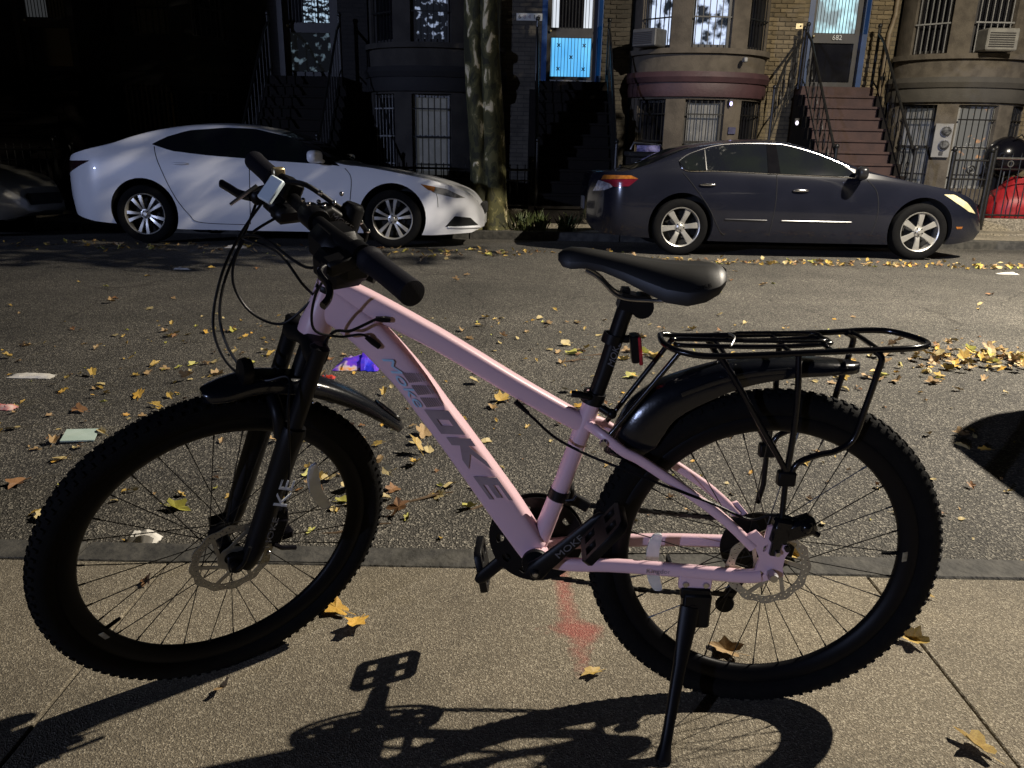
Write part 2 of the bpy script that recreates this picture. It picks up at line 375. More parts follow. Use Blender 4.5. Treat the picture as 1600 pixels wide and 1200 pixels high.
# steering: frame of the turned front end in bicycle coordinates
u_ax = Vector((-math.cos(TH), 0, math.sin(TH))); e_ax = Vector((math.sin(TH), 0, math.cos(TH)))
Rs = Matrix.Rotation(STEER, 3, u_ax)
axp = Vector((WB, 0, RT)) - e_ax * OFF
hubL = axp + (Rs @ e_ax) * OFF + Vector((0, 0, -0.0051))
faL, flL, fuL = Rs @ Vector((1, 0, 0)), Rs @ Vector((0, 1, 0)), Rs @ Vector((0, 0, 1))
def K(a, b, n=0.0): return hubL + faL * a + fuL * b + flL * n
def to_fork(me):
    """mesh built as (a along wheel, n, b up) about the front hub -> bicycle coordinates"""
    m4 = Matrix.Identity(4)
    for i, c in enumerate((faL, flL, fuL)):
        for j in range(3): m4[j][i] = c[j]
    for j in range(3): m4[j][3] = hubL[j]
    me.transform(m4); return me

# frame ------------------------------------------------------------
fr = MB()
def ring_prof(hs, ws, p=0.55, n=20):
    return lambda i: [(b_ * ws[i], a_ * hs[i]) for a_, b_ in se(n, 0.5, 0.5, p)]
def flat_tube(mbx, pts, hs, ws, p=0.55, k=6):
    P = spl([B(s, h, n) for s, h, n in pts], k); m = len(P)
    xs = np.linspace(0, 1, m); x0 = np.linspace(0, 1, len(pts))
    H_ = np.interp(xs, x0, hs); W_ = np.interp(xs, x0, ws)
    mbx.sweep(P, ring_prof(H_, W_, p), up=(0, 1, 0) if False else None) if False else mbx.sweep(P, lambda i: [(a_ * H_[i], b_ * W_[i]) for a_, b_ in se(20, 0.5, 0.5, p)], up=(0, 1, 0))
flat_tube(fr, [(0.848, 0.487, 0), (0.80, 0.458, 0), (0.745, 0.408, 0), (0.682, 0.337, 0), (0.637, 0.275, 0), (0.59, 0.21, 0), (0.508, 0.09, 0), (0.446, -0.004, 0)], [0.075, 0.068, 0.062, 0.060, 0.060, 0.062, 0.066, 0.060], [0.044, 0.044, 0.046, 0.05, 0.052, 0.054, 0.056, 0.058], 0.5)
flat_tube(fr, [(0.835, 0.508, 0), (0.76, 0.478, 0), (0.66, 0.428, 0), (0.597, 0.393, 0), (0.494, 0.332, 0), (0.41, 0.285, 0), (0.358, 0.258, 0)], [0.050, 0.045, 0.040, 0.039, 0.038, 0.037, 0.036], [0.04, 0.04, 0.04, 0.04, 0.038, 0.034, 0.030], 0.6)
ht0, ht1 = 0.418, 0.548
def axis_s(h): return (WB - OFF * math.sin(TH)) - (h + OFF * math.cos(TH)) / math.tan(TH)
hp = [(0, .029), (0.12, .0295), (0.25, .027), (0.5, .023), (0.8, .0215), (0.9, .0235), (1.0, .0235)]
fr.tube([B(axis_s(ht0 + (ht1 - ht0) * t), ht0 + (ht1 - ht0) * t) for t, _ in hp], [r for _, r in hp], 24)
fr.tube([B(0.441, -0.012), B(0.392, 0.14), B(0.340, 0.318)], [0.019, 0.0172, 0.0172], 20)
fr.tube([B(0.44, -0.018, -0.038), B(0.44, -0.018, 0.038)], 0.026, 24)
for sg in (1, -1):
    P = spl([B(0.352, 0.262, 0.012 * sg), B(0.325, 0.25, 0.034 * sg), B(0.286, 0.224, 0.046 * sg), B(0.244, 0.203, 0.05 * sg), B(0.111, 0.115, 0.060 * sg), B(0.038, 0.05, 0.065 * sg)], 5)
    fr.sweep(P, se(14, 0.0095, 0.0085, 0.75), up=(0, 1, 0))
    P = spl([B(0.42, -0.018, 0.03 * sg), B(0.37, -0.017, 0.042 * sg), B(0.29, -0.012, 0.047 * sg), B(0.168, -0.010, 0.058 * sg), B(0.05, -0.012, 0.065 * sg), B(0.018, -0.008, 0.066 * sg)], 5)
    fr.sweep(P, lambda i: [(a * 1.25, b) for a, b in se(14, 0.0105, 0.0095, 0.7)], up=(0, 1, 0))
fr.tube([B(0.285, 0.222, -0.047), B(0.285, 0.222, 0.047)], 0.007, 10)
fr.tube([B(0.345, 0.0, -0.045), B(0.345, 0.0, 0.045)], 0.007, 10)
FR = fr.build('frame', M['pink'], BIKE)
def plate_side(splines, th, n, m, name, parent, pl=B):
    me = curve_mesh([[(-s, h) for s, h in sp] for sp in splines], th)
    place(me, (-1, 0, 0), (0, 0, 1), (0, n, RT)); setmat(me, m)
    return link(name, me, parent)
# dropout plates with their windows
drop_o = [(0.058, 0.072), (0.036, 0.086), (0.020, 0.070), (0.016, 0.095), (0.004, 0.100), (-0.006, 0.092), (-0.002, 0.070), (0.006, 0.052), (0.000, 0.042), (-0.010, 0.058), (-0.022, 0.060), (-0.030, 0.050), (-0.022, 0.034), (-0.020, 0.012), (-0.024, -0.006), (-0.010, -0.012), (0.0, -0.014), (0.014, -0.020), (0.06, -0.022), (0.062, 0.000), (0.03, 0.004), (0.024, 0.028), (0.034, 0.050)]
drop_h = [[(0.020, 0.004), (0.034, -0.006), (0.018, -0.012), (0.012, -0.002)], [(0.020, 0.054), (0.012, 0.060), (0.014, 0.046), (0.02, 0.044)]]
for sg in (1, -1):
    plate_side([drop_o] + drop_h if sg > 0 else [[(0.058, 0.072), (0.04, 0.078), (-0.012, 0.02), (-0.012, -0.012), (0.06, -0.022), (0.062, 0.0), (0.02, 0.01)]], 0.007, 0.067 * sg, M['pink'], 'dropout_plate', FR)
ax = MB(); ax.lathe([(0, 0.092), (0.008, 0.092), (0.0095, 0.089), (0.0095, 0.071), (0, 0.071)], B(0, 0), (0, 1, 0), 6)
ax.lathe([(0, -0.092), (0.0095, -0.092), (0.0095, -0.071), (0, -0.071)], B(0, 0), (0, 1, 0), 6); ax.build('axle_nut', M['steel'], BIKE, angle=30)
# lettering on the frame
def letters(body, size, s, h, ang, n, m, shear=0.0, sx=1.0, sy=1.0, parent=FR, align='CENTER', name='lettering'):
    me = text_mesh(body, size, 0.0008, shear, align)
    place(me, (-math.cos(ang), 0, math.sin(ang)), (math.sin(ang), 0, math.cos(ang)), B(s, h, n), sx, sy)
    return link(name, setmat(me, m), parent)
DA = -math.atan2(0.62, 0.42)
DTd = Vector((-math.cos(DA), 0, math.sin(DA)))
def blk(polys, s, h, ang, n, m, name):
    me = curve_mesh(polys, 0.0008); place(me, (-math.cos(ang), 0, math.sin(ang)), (math.sin(ang), 0, math.cos(ang)), B(s, h, n)); return link(name, setmat(me, m), FR)
# big grey O, K, E in blocky italics, reading down the tube (x along the tube, y across)
def ital(P, k=0.69): return [(x * 1.22 + k * y, y) for x, y in P]
hh = 0.0185
Ol = [ital([(-0.026, -hh), (0.020, -hh), (0.020, hh), (-0.026, hh)]), ital([(-0.008, -0.009), (0.004, -0.009), (0.004, 0.009), (-0.008, 0.009)])]
blk(Ol, 0.614, 0.259, DA, 0.0285, M['decal_grey'], 'letter_o')
Kl = [ital([(-0.032, -hh), (-0.017, -hh), (-0.017, -0.006), (0.012, -hh), (0.030, -hh), (-0.001, 0.001), (0.030, hh), (0.012, hh), (-0.017, 0.007), (-0.017, hh), (-0.032, hh)])]
blk(Kl, 0.569, 0.200, DA, 0.0292, M['decal_grey'], 'letter_k')
El = [ital([(-0.024, -hh), (0.022, -hh), (0.022, -0.012), (-0.008, -0.012), (-0.008, -0.005), (0.018, -0.005), (0.018, 0.004), (-0.008, 0.004), (-0.008, 0.012), (0.022, 0.012), (0.022, hh), (-0.024, hh)])]
blk(El, 0.524, 0.131, DA, 0.0298, M['decal_grey'], 'letter_e')
# three hatched chevrons making the first letter
for q in range(3):
    c = Vector((0.672 - 0.0158 * q, 0.346 - 0.0232 * q))
    lines = []
    for z in range(9):
        y = -0.013 + z * 0.0034; x0 = -0.010 + 0.66 * y; x1 = 0.010 + 0.5 * y
        lines.append([(x0, y), (x1, y), (x1, y + 0.0021), (x0, y + 0.0021)])
    blk(lines, c.x, c.y, DA, 0.0277, M['decal_grey'], 'letter_m_stripe')
letters('Moke', 0.040, 0.6935, 0.3395, DA, 0.0275, M['decal_blue'], 0.35, 1.25, 0.62, name='script_lettering')
letters('Kingdom', 0.0125, 0.205, -0.0105, 0.02, 0.0700 - 0.0045, M['decal_grey'], 0, 1.15, 1.0)

# seat post, clamp, saddle -----------------------------------------
sp = MB(); sp.tube([B(0.349, 0.28), B(0.325, 0.365), B(0.300, 0.462), B(0.292, 0.488)], [0.0148, 0.0148, 0.0150, 0.016], 18)
SP = sp.build('seat_post', M['black'], BIKE)
letters('MOKE', 0.017, 0.311, 0.398, R(76), 0.0155, M['decal_dim'], 0.2, parent=SP)
cl = MB(); cl.lathe([(0.0175, -0.011), (0.0215, -0.011), (0.0215, 0.011), (0.0175, 0.011)], B(0.3435, 0.311), (-0.28, 0, 0.96), 24, closed=True)
cl.tube([B(0.330, 0.296, 0.012), B(0.312, 0.287, 0.02)], [0.008, 0.0075], 12); cl.ell(B(0.31, 0.287, 0.02), (0.02, 0.02, 0.02))
cl.tube(spl([B(0.352, 0.318, 0.022), B(0.368, 0.324, 0.026), B(0.385, 0.325, 0.026)], 4), [0.0065] * 8 + [0.006], 10); cl.build('seat_clamp', M['black'], BIKE)
sc = MB(); sc.box(B(0.283, 0.492), (0.05, 0.046, 0.03), Matrix.Rotation(R(-14), 3, 'Y')); sc.lathe([(0, -0.024), (0.02, -0.024), (0.022, 0), (0.02, 0.024), (0, 0.024)], B(0.268, 0.487), (0, 1, 0), 20)
sc.box(B(0.297, 0.507), (0.014, 0.03, 0.02)); sc.build('saddle_clamp', M['black'], BIKE)
sr = MB()
for sg in (1, -1):
    sr.tube(spl([B(0.37, 0.548, 0.016 * sg), B(0.345, 0.535, 0.02 * sg), B(0.31, 0.505, 0.022 * sg), B(0.26, 0.50, 0.022 * sg), B(0.225, 0.503, 0.026 * sg), B(0.185, 0.525, 0.036 * sg)], 5), 0.0036, 8)
sr.build('saddle_rail', M['steel'], BIKE)
sd = MB()
xs_ = [0.418, 0.41, 0.395, 0.37, 0.34, 0.305, 0.27, 0.235, 0.20, 0.17, 0.148, 0.135, 0.129]
wd = [0.010, 0.019, 0.024, 0.026, 0.029, 0.036, 0.049, 0.065, 0.077, 0.079, 0.071, 0.055, 0.030]
tp = [0.574, 0.581, 0.586, 0.585, 0.581, 0.576, 0.571, 0.567, 0.565, 0.565, 0.564, 0.560, 0.553]
bt = [0.562, 0.552, 0.549, 0.551, 0.546, 0.533, 0.517, 0.503, 0.500, 0.508, 0.520, 0.535, 0.545]
rows = []
for x, w, t, bm_ in zip(xs_, wd, tp, bt):
    r_ = []
    for q in range(21):
        th_ = math.pi * q / 20 - math.pi / 2     # -90 left .. 90 right, over the top
        yy = math.sin(th_); sgn = math.copysign(1, yy)
        drop = (t - bm_) * (abs(yy) ** 2.6) * 0.62 + (0.004 if abs(yy) < 0.12 and 0.16 < x < 0.36 else 0)
        r_.append(B(x, t - drop, w * sgn * abs(yy) ** 0.8))
    for q in range(1, 4): r_.append(B(x, bm_ + 0.002 * q, w * (0.99 - 0.05 * q)))
    for q in range(5): r_.append(B(x, bm_ + 0.012, w * (0.6 - 0.3 * q)))
    for q in range(1, 4): r_.append(B(x, bm_ + 0.008 - 0.002 * q, -w * (0.84 + 0.05 * q)))
    r_.append(r_[0]); rows.append(r_)
sd.grid(rows)
for r_ in (rows[0], rows[-1]): sd.add(r_[:-1], [tuple(range(len(r_) - 1))])
SD = sd.build('saddle', mat('saddle_vinyl', (0.007, 0.007, 0.0075), 0.46, spec=0.4, bump=0.05, bscale=900), BIKE, angle=60)
me = text_mesh('MOKE', 0.010); place(me, (-1, 0.12, 0.28), (-0.2, -0.55, 0.6), B(0.182, 0.5345, 0.0745), 1.4, 1.0); link('lettering', setmat(me, M['black']), SD)

# rear lamp --------------------------------------------------------
rl = MB(); rl.tube([B(0.318, 0.424), B(0.285, 0.424)], 0.0075, 12); rl.lathe([(0.0155, -0.009), (0.0195, -0.009), (0.0195, 0.009), (0.0155, 0.009)], B(0.3145, 0.424), (-0.25, 0, 0.97), 20, closed=True)
rl.rbox(B(0.274, 0.408), (0.015, 0.036, 0.050), 0.3, Matrix.Rotation(R(8), 3, 'Y')); RL = rl.build('rear_light', M['black'], BIKE)
r2 = MB(); r2.rbox(B(0.2655, 0.406), (0.007, 0.037, 0.052), 0.5, Matrix.Rotation(R(8), 3, 'Y')); r2.build('lens', M['red_lens'], RL)

# wheels -----------------------------------------------------------
def wheel_meshes():
    ty = MB(); rc, rm = 0.3125, 0.0245
    prof = [(rc + rm * math.cos(t), rm * 1.02 * math.sin(t)) for t in [R(a) for a in range(-150, 151, 20)]]
    ty.lathe(prof, (0, 0, 0), (0, 1, 0), 96)
    nk = 104
    for k in range(nk):
        for row, (off, wid, ln, ht) in enumerate(((-0.0195, 0.009, 0.008, 0.0036), (-0.0065, 0.008, 0.009, 0.003), (0.0065, 0.008, 0.009, 0.003), (0.0195, 0.009, 0.008, 0.0036))):
            t = 2 * math.pi * (k + (0.5 if row in (1, 2) else 0.0) + (0.12 if row == 3 else 0)) / nk
            ang = off / rm * 0.95; rr = rc + rm * math.cos(ang); nn = rm * math.sin(ang)
            rad = Vector((math.cos(t), 0, math.sin(t))); ax_ = Vector((0, 1, 0)); tan = Vector((-math.sin(t), 0, math.cos(t)))
            nrm = (rad * math.cos(ang) + ax_ * math.sin(ang)).normalized(); lat = (ax_ * math.cos(ang) - rad * math.sin(ang))
            m3 = Matrix((tan, lat, nrm)).transposed()
            ty.box(rad * rr + ax_ * nn + nrm * (ht / 2 - 0.0005), (ln, wid, ht), m3, taper=0.85)
    tyre = ty.mesh('tyre', M['rubber'], angle=35)
    ri = MB(); ri.lathe([(0.292, -0.014), (0.288, -0.0155), (0.274, -0.0145), (0.262, -0.0075), (0.2585, -0.003), (0.2585, 0.003), (0.262, 0.0075), (0.274, 0.0145), (0.288, 0.0155), (0.292, 0.014)], (0, 0, 0), (0, 1, 0), 96)
    rim = ri.mesh('rim', M['rim'], angle=50)
    hb = MB(); hb.lathe([(0.0, -0.062), (0.009, -0.062), (0.009, -0.036), (0.024, -0.034), (0.024, -0.030), (0.014, -0.024), (0.013, 0.024), (0.024, 0.030), (0.024, 0.034), (0.02, 0.036), (0.02, 0.046), (0.009, 0.047), (0.009, 0.062), (0, 0.062)], (0, 0, 0), (0, 1, 0), 28)
    hub_ = hb.mesh('hub', M['black'])
    spk = []
    for k in range(32):
        sd_ = 1 if k % 2 else -1; t = 2 * math.pi * k / 32
        q = k // 2; sw = R(62) * (1 if q % 2 else -1)
        a = Vector((0.0215 * math.cos(t + sw), 0.032 * sd_, 0.0215 * math.sin(t + sw))); b_ = Vector((0.2595 * math.cos(t), 0.002 * sd_, 0.2595 * math.sin(t)))
        s_ = MB(); s_.tube([a, b_], 0.00105, 6); d = (a - b_).normalized(); s_.tube([b_, b_ + d * 0.013], 0.0018, 6)
        spk.append(s_.mesh('spoke', M['spoke']))
    return tyre, rim, hub_, spk
TYRE, RIM, HUB, SPK = wheel_meshes()
def rotor_mesh():
    n = 240; out = [((0.0785 + 0.0018 * math.cos(12 * t)) * math.cos(t), (0.0785 + 0.0018 * math.cos(12 * t)) * math.sin(t)) for t in [2 * math.pi * k / n for k in range(n)]]
    sp_ = [out]
    for k in range(36):
        for rr, ph in ((0.0735, 0.0), (0.0675, 0.5)):
            t = 2 * math.pi * (k + ph) / 36; sp_.append(circ(0.00165, 8, rr * math.cos(t), rr * math.sin(t)))
    for k in range(6):
        t0 = 2 * math.pi * k / 6; w = 2 * math.pi / 6
        tw = 0.55
        P = [(0.0625 * math.cos(t0 + 0.07 + (w - 0.14) * q / 10), 0.0625 * math.sin(t0 + 0.07 + (w - 0.14) * q / 10)) for q in range(11)]
        P += [(0.028 * math.cos(t0 + tw + w - 0.2 - (w - 0.4) * q / 5), 0.028 * math.sin(t0 + tw + w - 0.2 - (w - 0.4) * q / 5)) for q in range(6)]
        sp_.append(P)
    sp_.append(circ(0.015, 24))
    me = curve_mesh(sp_, 0.0018); setmat(me, M['disc']); return me
ROTOR = rotor_mesh()
def wheel(name, mtx, ang, label_pos):
    W_ = link(name, RIM, BIKE); W_.matrix_local = mtx @ Matrix.Rotation(ang, 4, 'Y')
    link('tyre', TYRE, W_); link('hub', HUB, W_)
    for m_ in SPK: link('spoke', m_, W_)
    d = link('brake_disc', ROTOR, W_); d.matrix_local = Matrix.Translation((0, 0.0485, 0)) @ Matrix.Rotation(R(-90), 4, 'X')
    vs = MB(); t = label_pos; rd = Vector((math.cos(t), 0, math.sin(t)))
    vs.tube([rd * 0.260, rd * 0.240, rd * 0.230], [0.004, 0.004, 0.003], 10); vs.build('valve', M['rubber'], W_)
    lb = MB(); tn = Vector((-math.sin(t), 0, math.cos(t))); m3 = Matrix((tn, Vector((0, 1, 0)), rd)).transposed()
    lb.box(rd * 0.270 + Vector((0, 0.0135, 0)), (0.02, 0.0012, 0.017), Matrix((tn, Vector((0, 1, -0.0)), rd)).transposed() @ Matrix.Rotation(R(18), 3, 'X')); lb.build('tyre_label', M['tag'], W_)
    return W_
WR = wheel('rear_wheel', Matrix.Translation((0, 0, RT)), R(3), R(183 - 3))
fm = Matrix.Identity(4)
for i, c in enumerate((faL, flL, fuL)):
    for j in range(3): fm[j][i] = c[j]
for j in range(3): fm[j][3] = hubL[j]
WF = wheel('front_wheel', fm, R(-2), R(-28))
def reflector(parent, P, X, Y, n):
    o = curve_mesh([se(28, 0.0115, 0.062, 0.5)], 0.005, bevel=0.001)
    for v in o.vertices: v.co.x += 3.2 * v.co.y ** 2
    place(o, X, Y, P); setmat(o, M['clear']); return link('spoke_reflector', o, parent)
# steel tips on the valve and cassette with spoke guard, rear
cs_ = MB(); cs_.lathe([(0.02, -0.030), (0.072, -0.0285), (0.074, -0.031), (0.072, -0.033), (0.05, -0.035), (0.05, -0.040), (0.044, -0.040), (0.044, -0.046), (0.036, -0.046), (0.034, -0.056), (0.012, -0.056)], (0, 0, 0), (0, 1, 0), 60)
cs = cs_.build('cassette', M['black'], BIKE); cs.location = (0, 0, RT)
# reflectors: front one high on the right, rear one by the left chain stay
for par, inv, P0, sdir, tilt in ((WF, None, K(-0.119, 0.122, 0.012), None, 0), (WR, None, B(0.212, -0.005, 0.018), None, 0)):
    if par is WF:
        o = reflector(BIKE, K(-0.186, 0.073, 0.012), -faL + fuL * 0.20, fuL + faL * 0.20, 0)
    else:
        o = reflector(BIKE, B(0.214, -0.018, 0.020), (-1, 0, 0.08), (0.08, 0, 1), 0)

# rear calliper ----------------------------------------------------
ca = MB(); ca.rbox(B(-0.040, 0.093, 0.062), (0.062, 0.034, 0.036), 0.4, Matrix.Rotation(R(22), 3, 'Y')); ca.rbox(B(-0.008, 0.088, 0.066), (0.036, 0.026, 0.05), 0.4, Matrix.Rotation(R(-8), 3, 'Y'))
ca.rbox(B(-0.002, 0.066, 0.072), (0.018, 0.012, 0.055), 0.3, Matrix.Rotation(R(-6), 3, 'Y')); ca.ell(B(-0.05, 0.1, 0.066), (0.03, 0.04, 0.03)); ca.tube([B(-0.06, 0.092, 0.07), B(-0.076, 0.084, 0.074)], 0.005, 10)
for p_ in ((0.003, 0.093), (-0.022, 0.054)): ca.lathe([(0, 0.078), (0.0055, 0.078), (0.0055, 0.068)], B(p_[0], p_[1], 0), (0, 1, 0), 10)
CA = ca.build('rear_calliper', M['blackgloss'], BIKE)
bo = MB(); bo.lathe([(0, 0.084), (0.0045, 0.084), (0.006, 0.080), (0.006, 0.074)], B(-0.004, 0.046, 0), (0, 1, 0), 12); bo.build('bolt', M['steel'], CA)
# crank set --------------------------------------------------------
BBs, BBh = 0.44, -0.016
cg = circ(0.095, 64); holes = []
for k in range(10):
    t = 2 * math.pi * k / 10
    holes.append([(r_ * math.cos(t + dt), r_ * math.sin(t + dt)) for r_, dt in ((0.080, -0.13), (0.083, 0.0), (0.080, 0.13), (0.068, 0.10), (0.066, 0), (0.068, -0.10))])
me = curve_mesh([cg] + holes + [circ(0.02, 20)], 0.003); place(me, (-1, 0, 0), (0, 0, 1), B(BBs, BBh, -0.047)); CR = link('chain_ring', setmat(me, M['black']), BIKE)
me = curve_mesh([[(r_ * math.cos(2 * math.pi * k / 176), r_ * math.sin(2 * math.pi * k / 176)) for k, r_ in ((q, 0.090 if q % 4 < 2 else 0.085) for q in range(176))], circ(0.074, 40)], 0.003); place(me, (-1, 0, 0), (0, 0, 1), B(BBs, BBh, -0.054)); link('sprocket', setmat(me, M['spoke']), CR)
me = curve_mesh([circ(0.098, 64), circ(0.088, 64)], 0.004); place(me, (-1, 0, 0), (0, 0, 1), B(BBs, BBh, -0.060)); link('chain_guard', setmat(me, M['black']), CR)
bb = MB(); bb.tube([B(BBs, BBh, -0.06), B(BBs, BBh, 0.058)], 0.012, 16); bb.lathe([(0.0, 0.046), (0.026, 0.046), (0.027, 0.042), (0.027, 0.037)], B(BBs, BBh, 0), (0, 1, 0), 28); bb.build('bottom_bracket', M['black'], BIKE)
def crank(ds, dh, n, name):
    c = MB(); P0 = B(BBs, BBh, n); P1 = B(BBs + ds, BBh + dh, n * 1.12)
    c.sweep([P0 + (P1 - P0) * t for t in (-0.1, 0.0, 0.15, 0.5, 0.92, 1.0, 1.06)], lambda i: se(14, *((0.012, 0.006), (0.021, 0.010), (0.017, 0.0085), (0.0145, 0.007), (0.014, 0.007), (0.013, 0.007), (0.007, 0.005))[i], 0.7), up=(0, 1, 0))
    c.lathe([(0, 0.013), (0.007, 0.013), (0.011, 0.009), (0.011, 0)], B(BBs, BBh, n), (0, 1 if n > 0 else -1, 0), 16)
    return c.build(name, M['black'], BIKE), P1
CN, PN = crank(-0.118, 0.122, 0.073, 'left_crank'); CFa, PF = crank(0.118, -0.122, -0.078, 'right_crank')
bo = MB(); bo.lathe([(0.0, 0.0885), (0.004, 0.0885), (0.0055, 0.0865)], B(BBs, BBh, 0), (0, 1, 0), 12); bo.build('crank_bolt', M['steel'], CN)
letters('MOKE', 0.018, BBs - 0.062, BBh + 0.062, R(44), 0.0862, M['decal_dim'], 0, 1.3, 1.0, parent=CN)
def pedal(P, side, tilt, name):
    me_s = []
    o = [[(-0.050, -0.034), (-0.042, -0.044), (0.042, -0.044), (0.050, -0.034), (0.050, 0.034), (0.042, 0.044), (-0.042, 0.044), (-0.050, 0.034)]]
    hl = [[(-0.040, -0.034), (-0.013, -0.034), (-0.013, -0.006), (-0.040, -0.006)], [(0.013, -0.034), (0.040, -0.034), (0.040, -0.006), (0.013, -0.006)], [(-0.040, 0.008), (-0.013, 0.008), (-0.013, 0.034), (-0.040, 0.034)], [(0.013, 0.008), (0.040, 0.008), (0.040, 0.034), (0.013, 0.034)]]
    me = curve_mesh(o + hl, 0.013, bevel=0.0015)
    d = Vector((math.cos(tilt), 0, math.sin(tilt)))
    place(me, d, (0, 1, 0), P + Vector((0, side * 0.058, 0)))
    PO = link(name, setmat(me, M['black']), BIKE)
    a = MB(); a.tube([P, P + Vector((0, side * 0.1, 0))], 0.0075, 12); a.build('pedal_axle', M['black'], PO)
    rf = MB()
    for e in (-1, 1): rf.box(P + Vector((0, side * 0.058, 0)) + d * 0.0485 * e, (0.004, 0.05, 0.012), Matrix.Rotation(-tilt, 3, 'Y'))
    rf.build('reflector', M['tag'], PO)
    return PO
pedal(PN, 1, R(128), 'left_pedal'); pedal(PF, -1, R(80), 'right_pedal')
# chain ------------------------------------------------------------
def chain_run(a, b, sag=0.0):
    ch = MB()
    L_ = (b - a).length; n = int(L_ / 0.0127); d = (b - a).normalized(); m3 = Matrix((d, Vector((0, 1, 0)), d.cross(Vector((0, 1, 0))))).transposed()
    for k in range(n):
        c = a + (b - a) * ((k + 0.5) / n) + Vector((0, 0, -sag * math.sin(math.pi * (k + 0.5) / n)))
        if k % 2: ch.rbox(c, (0.0125, 0.0075, 0.0085), 0.6, m3)
        else:
            for e in (-1, 1): ch.rbox(c + Vector((0, 0.0032 * e, 0)), (0.0175, 0.0014, 0.0085), 0.5, m3)
    ch.build('chain_run', M['spoke'], BIKE)
chain_run(B(0.44, 0.069, -0.054), B(0.0, 0.044, -0.046)); chain_run(B(0.43, -0.102, -0.054), B(0.03, -0.105 - 0.02, -0.05), 0.012)
rd_ = MB(); rd_.rbox(B(0.005, -0.055, -0.088), (0.03, 0.02, 0.07), 0.3, Matrix.Rotation(R(15), 3, 'Y')); rd_.rbox(B(0.03, -0.115, -0.056), (0.022, 0.012, 0.10), 0.3, Matrix.Rotation(R(-25), 3, 'Y'))
for p_ in ((0.012, -0.075), (0.045, -0.150)): rd_.lathe([(0, -0.004), (0.018, -0.004), (0.02, 0), (0.018, 0.004), (0, 0.004)], B(p_[0], p_[1], -0.05), (0, 1, 0), 20)
rd_.build('rear_derailleur', M['black'], BIKE)
fd = MB(); fd.lathe([(0.0172, -0.010), (0.0205, -0.010), (0.0205, 0.010), (0.0172, 0.010)], B(0.3995, 0.112), (-0.28, 0, 0.96), 22, closed=True); fd.rbox(B(0.384, 0.106, -0.022), (0.03, 0.03, 0.03), 0.3); fd.rbox(B(0.37, 0.078, -0.052), (0.075, 0.016, 0.022), 0.3, Matrix.Rotation(R(-30), 3, 'Y'))
fd.tube([B(0.386, 0.108, 0.02), B(0.372, 0.112, 0.024), B(0.366, 0.122, 0.024)], 0.003, 8); fd.build('front_derailleur', M['black'], BIKE)
# kickstand --------------------------------------------------------
kp = MB(); kp.rbox(B(0.136, -0.030, 0.060), (0.062, 0.014, 0.030), 0.3); KP = kp.build('kickstand_plate', M['pink'], BIKE)
kb = MB()
for q in (0.155, 0.117): kb.lathe([(0, 0.071), (0.005, 0.071), (0.006, 0.067)], B(q, -0.034, 0), (0, 1, 0), 12)
kb.build('bolt', M['steel'], KP)
ks = MB(); ks.rbox(B(0.135, -0.052, 0.062), (0.055, 0.022, 0.022), 0.2); ks.rbox(B(0.131, -0.088, 0.064), (0.054, 0.026, 0.074), 0.35)
foot = B(0.19, -RT + 0.004, 0.188)
lp = [B(0.143, -0.082, 0.068), B(0.148, -0.115, 0.081)]; d_ = foot - lp[1]
pth = lp + [lp[1] + d_ * t for t in (0.3, 0.75, 0.9, 1.0)]
ks.sweep(pth, lambda i: se(12, *((0.019, 0.013), (0.018, 0.012), (0.013, 0.010), (0.010, 0.009), (0.011, 0.010), (0.016, 0.015))[i], 0.7), up=(0, 1, 0.3))
ks.lathe([(0, 0.078), (0.006, 0.078), (0.007, 0.074)], B(0.139, -0.078, 0), (0, 1, 0), 10); ks.build('kickstand', M['black'], BIKE)
# rack -------------------------------------------------------------
def rk(path, r=0.0052, k=5, seg=10):
    b = MB(); b.tube(spl(path, k), r, seg); return b
RW = 0.06
loop = [(0.215, 0.422, -0.05), (0.16, 0.418, -RW), (-0.065, 0.431, -RW), (-0.15, 0.438, -0.062), (-0.195, 0.440, -0.052), (-0.228, 0.437, -0.018), (-0.232, 0.436, 0.018), (-0.20, 0.437, 0.05), (-0.15, 0.435, 0.06), (-0.054, 0.428, RW), (0.13, 0.414, RW), (0.19, 0.415, 0.052), (0.222, 0.421, 0.025), (0.226, 0.423, -0.025)]
rb = MB(); rb.tube(spl([B(*p) for p in loop], 6, closed=True), 0.0056, 10, closed=True); RK = rb.build('rear_rack', M['blackgloss'], BIKE)
for n in (-0.022, 0.022):
    rk([B(0.205, 0.421, n * 0.6), B(0.185, 0.421, n), B(0.05, 0.423, n), B(-0.055, 0.431, n), B(-0.068, 0.431, 0.0)], 0.0042).build('rack_rail', M['blackgloss'], RK)
for s_, h_ in ((0.125, 0.4155), (0.015, 0.4225), (-0.055, 0.428), (-0.13, 0.4345)): rk([B(s_, h_, -RW), B(s_, h_ + 0.001, 0), B(s_, h_, RW)], 0.0045, 3).build('rack_crossbar', M['blackgloss'], RK)
rk([B(0.10, 0.431, -0.035), B(0.098, 0.433, 0.0), B(0.11, 0.425, 0.03)], 0.002).build('spring_clip', M['steel'], RK)
rk([B(0.09, 0.434, -0.03), B(-0.04, 0.438, -0.03), B(-0.055, 0.438, 0.0), B(-0.04, 0.438, 0.03), B(0.09, 0.434, 0.03)], 0.003).build('spring_clip', M['blackgloss'], RK)
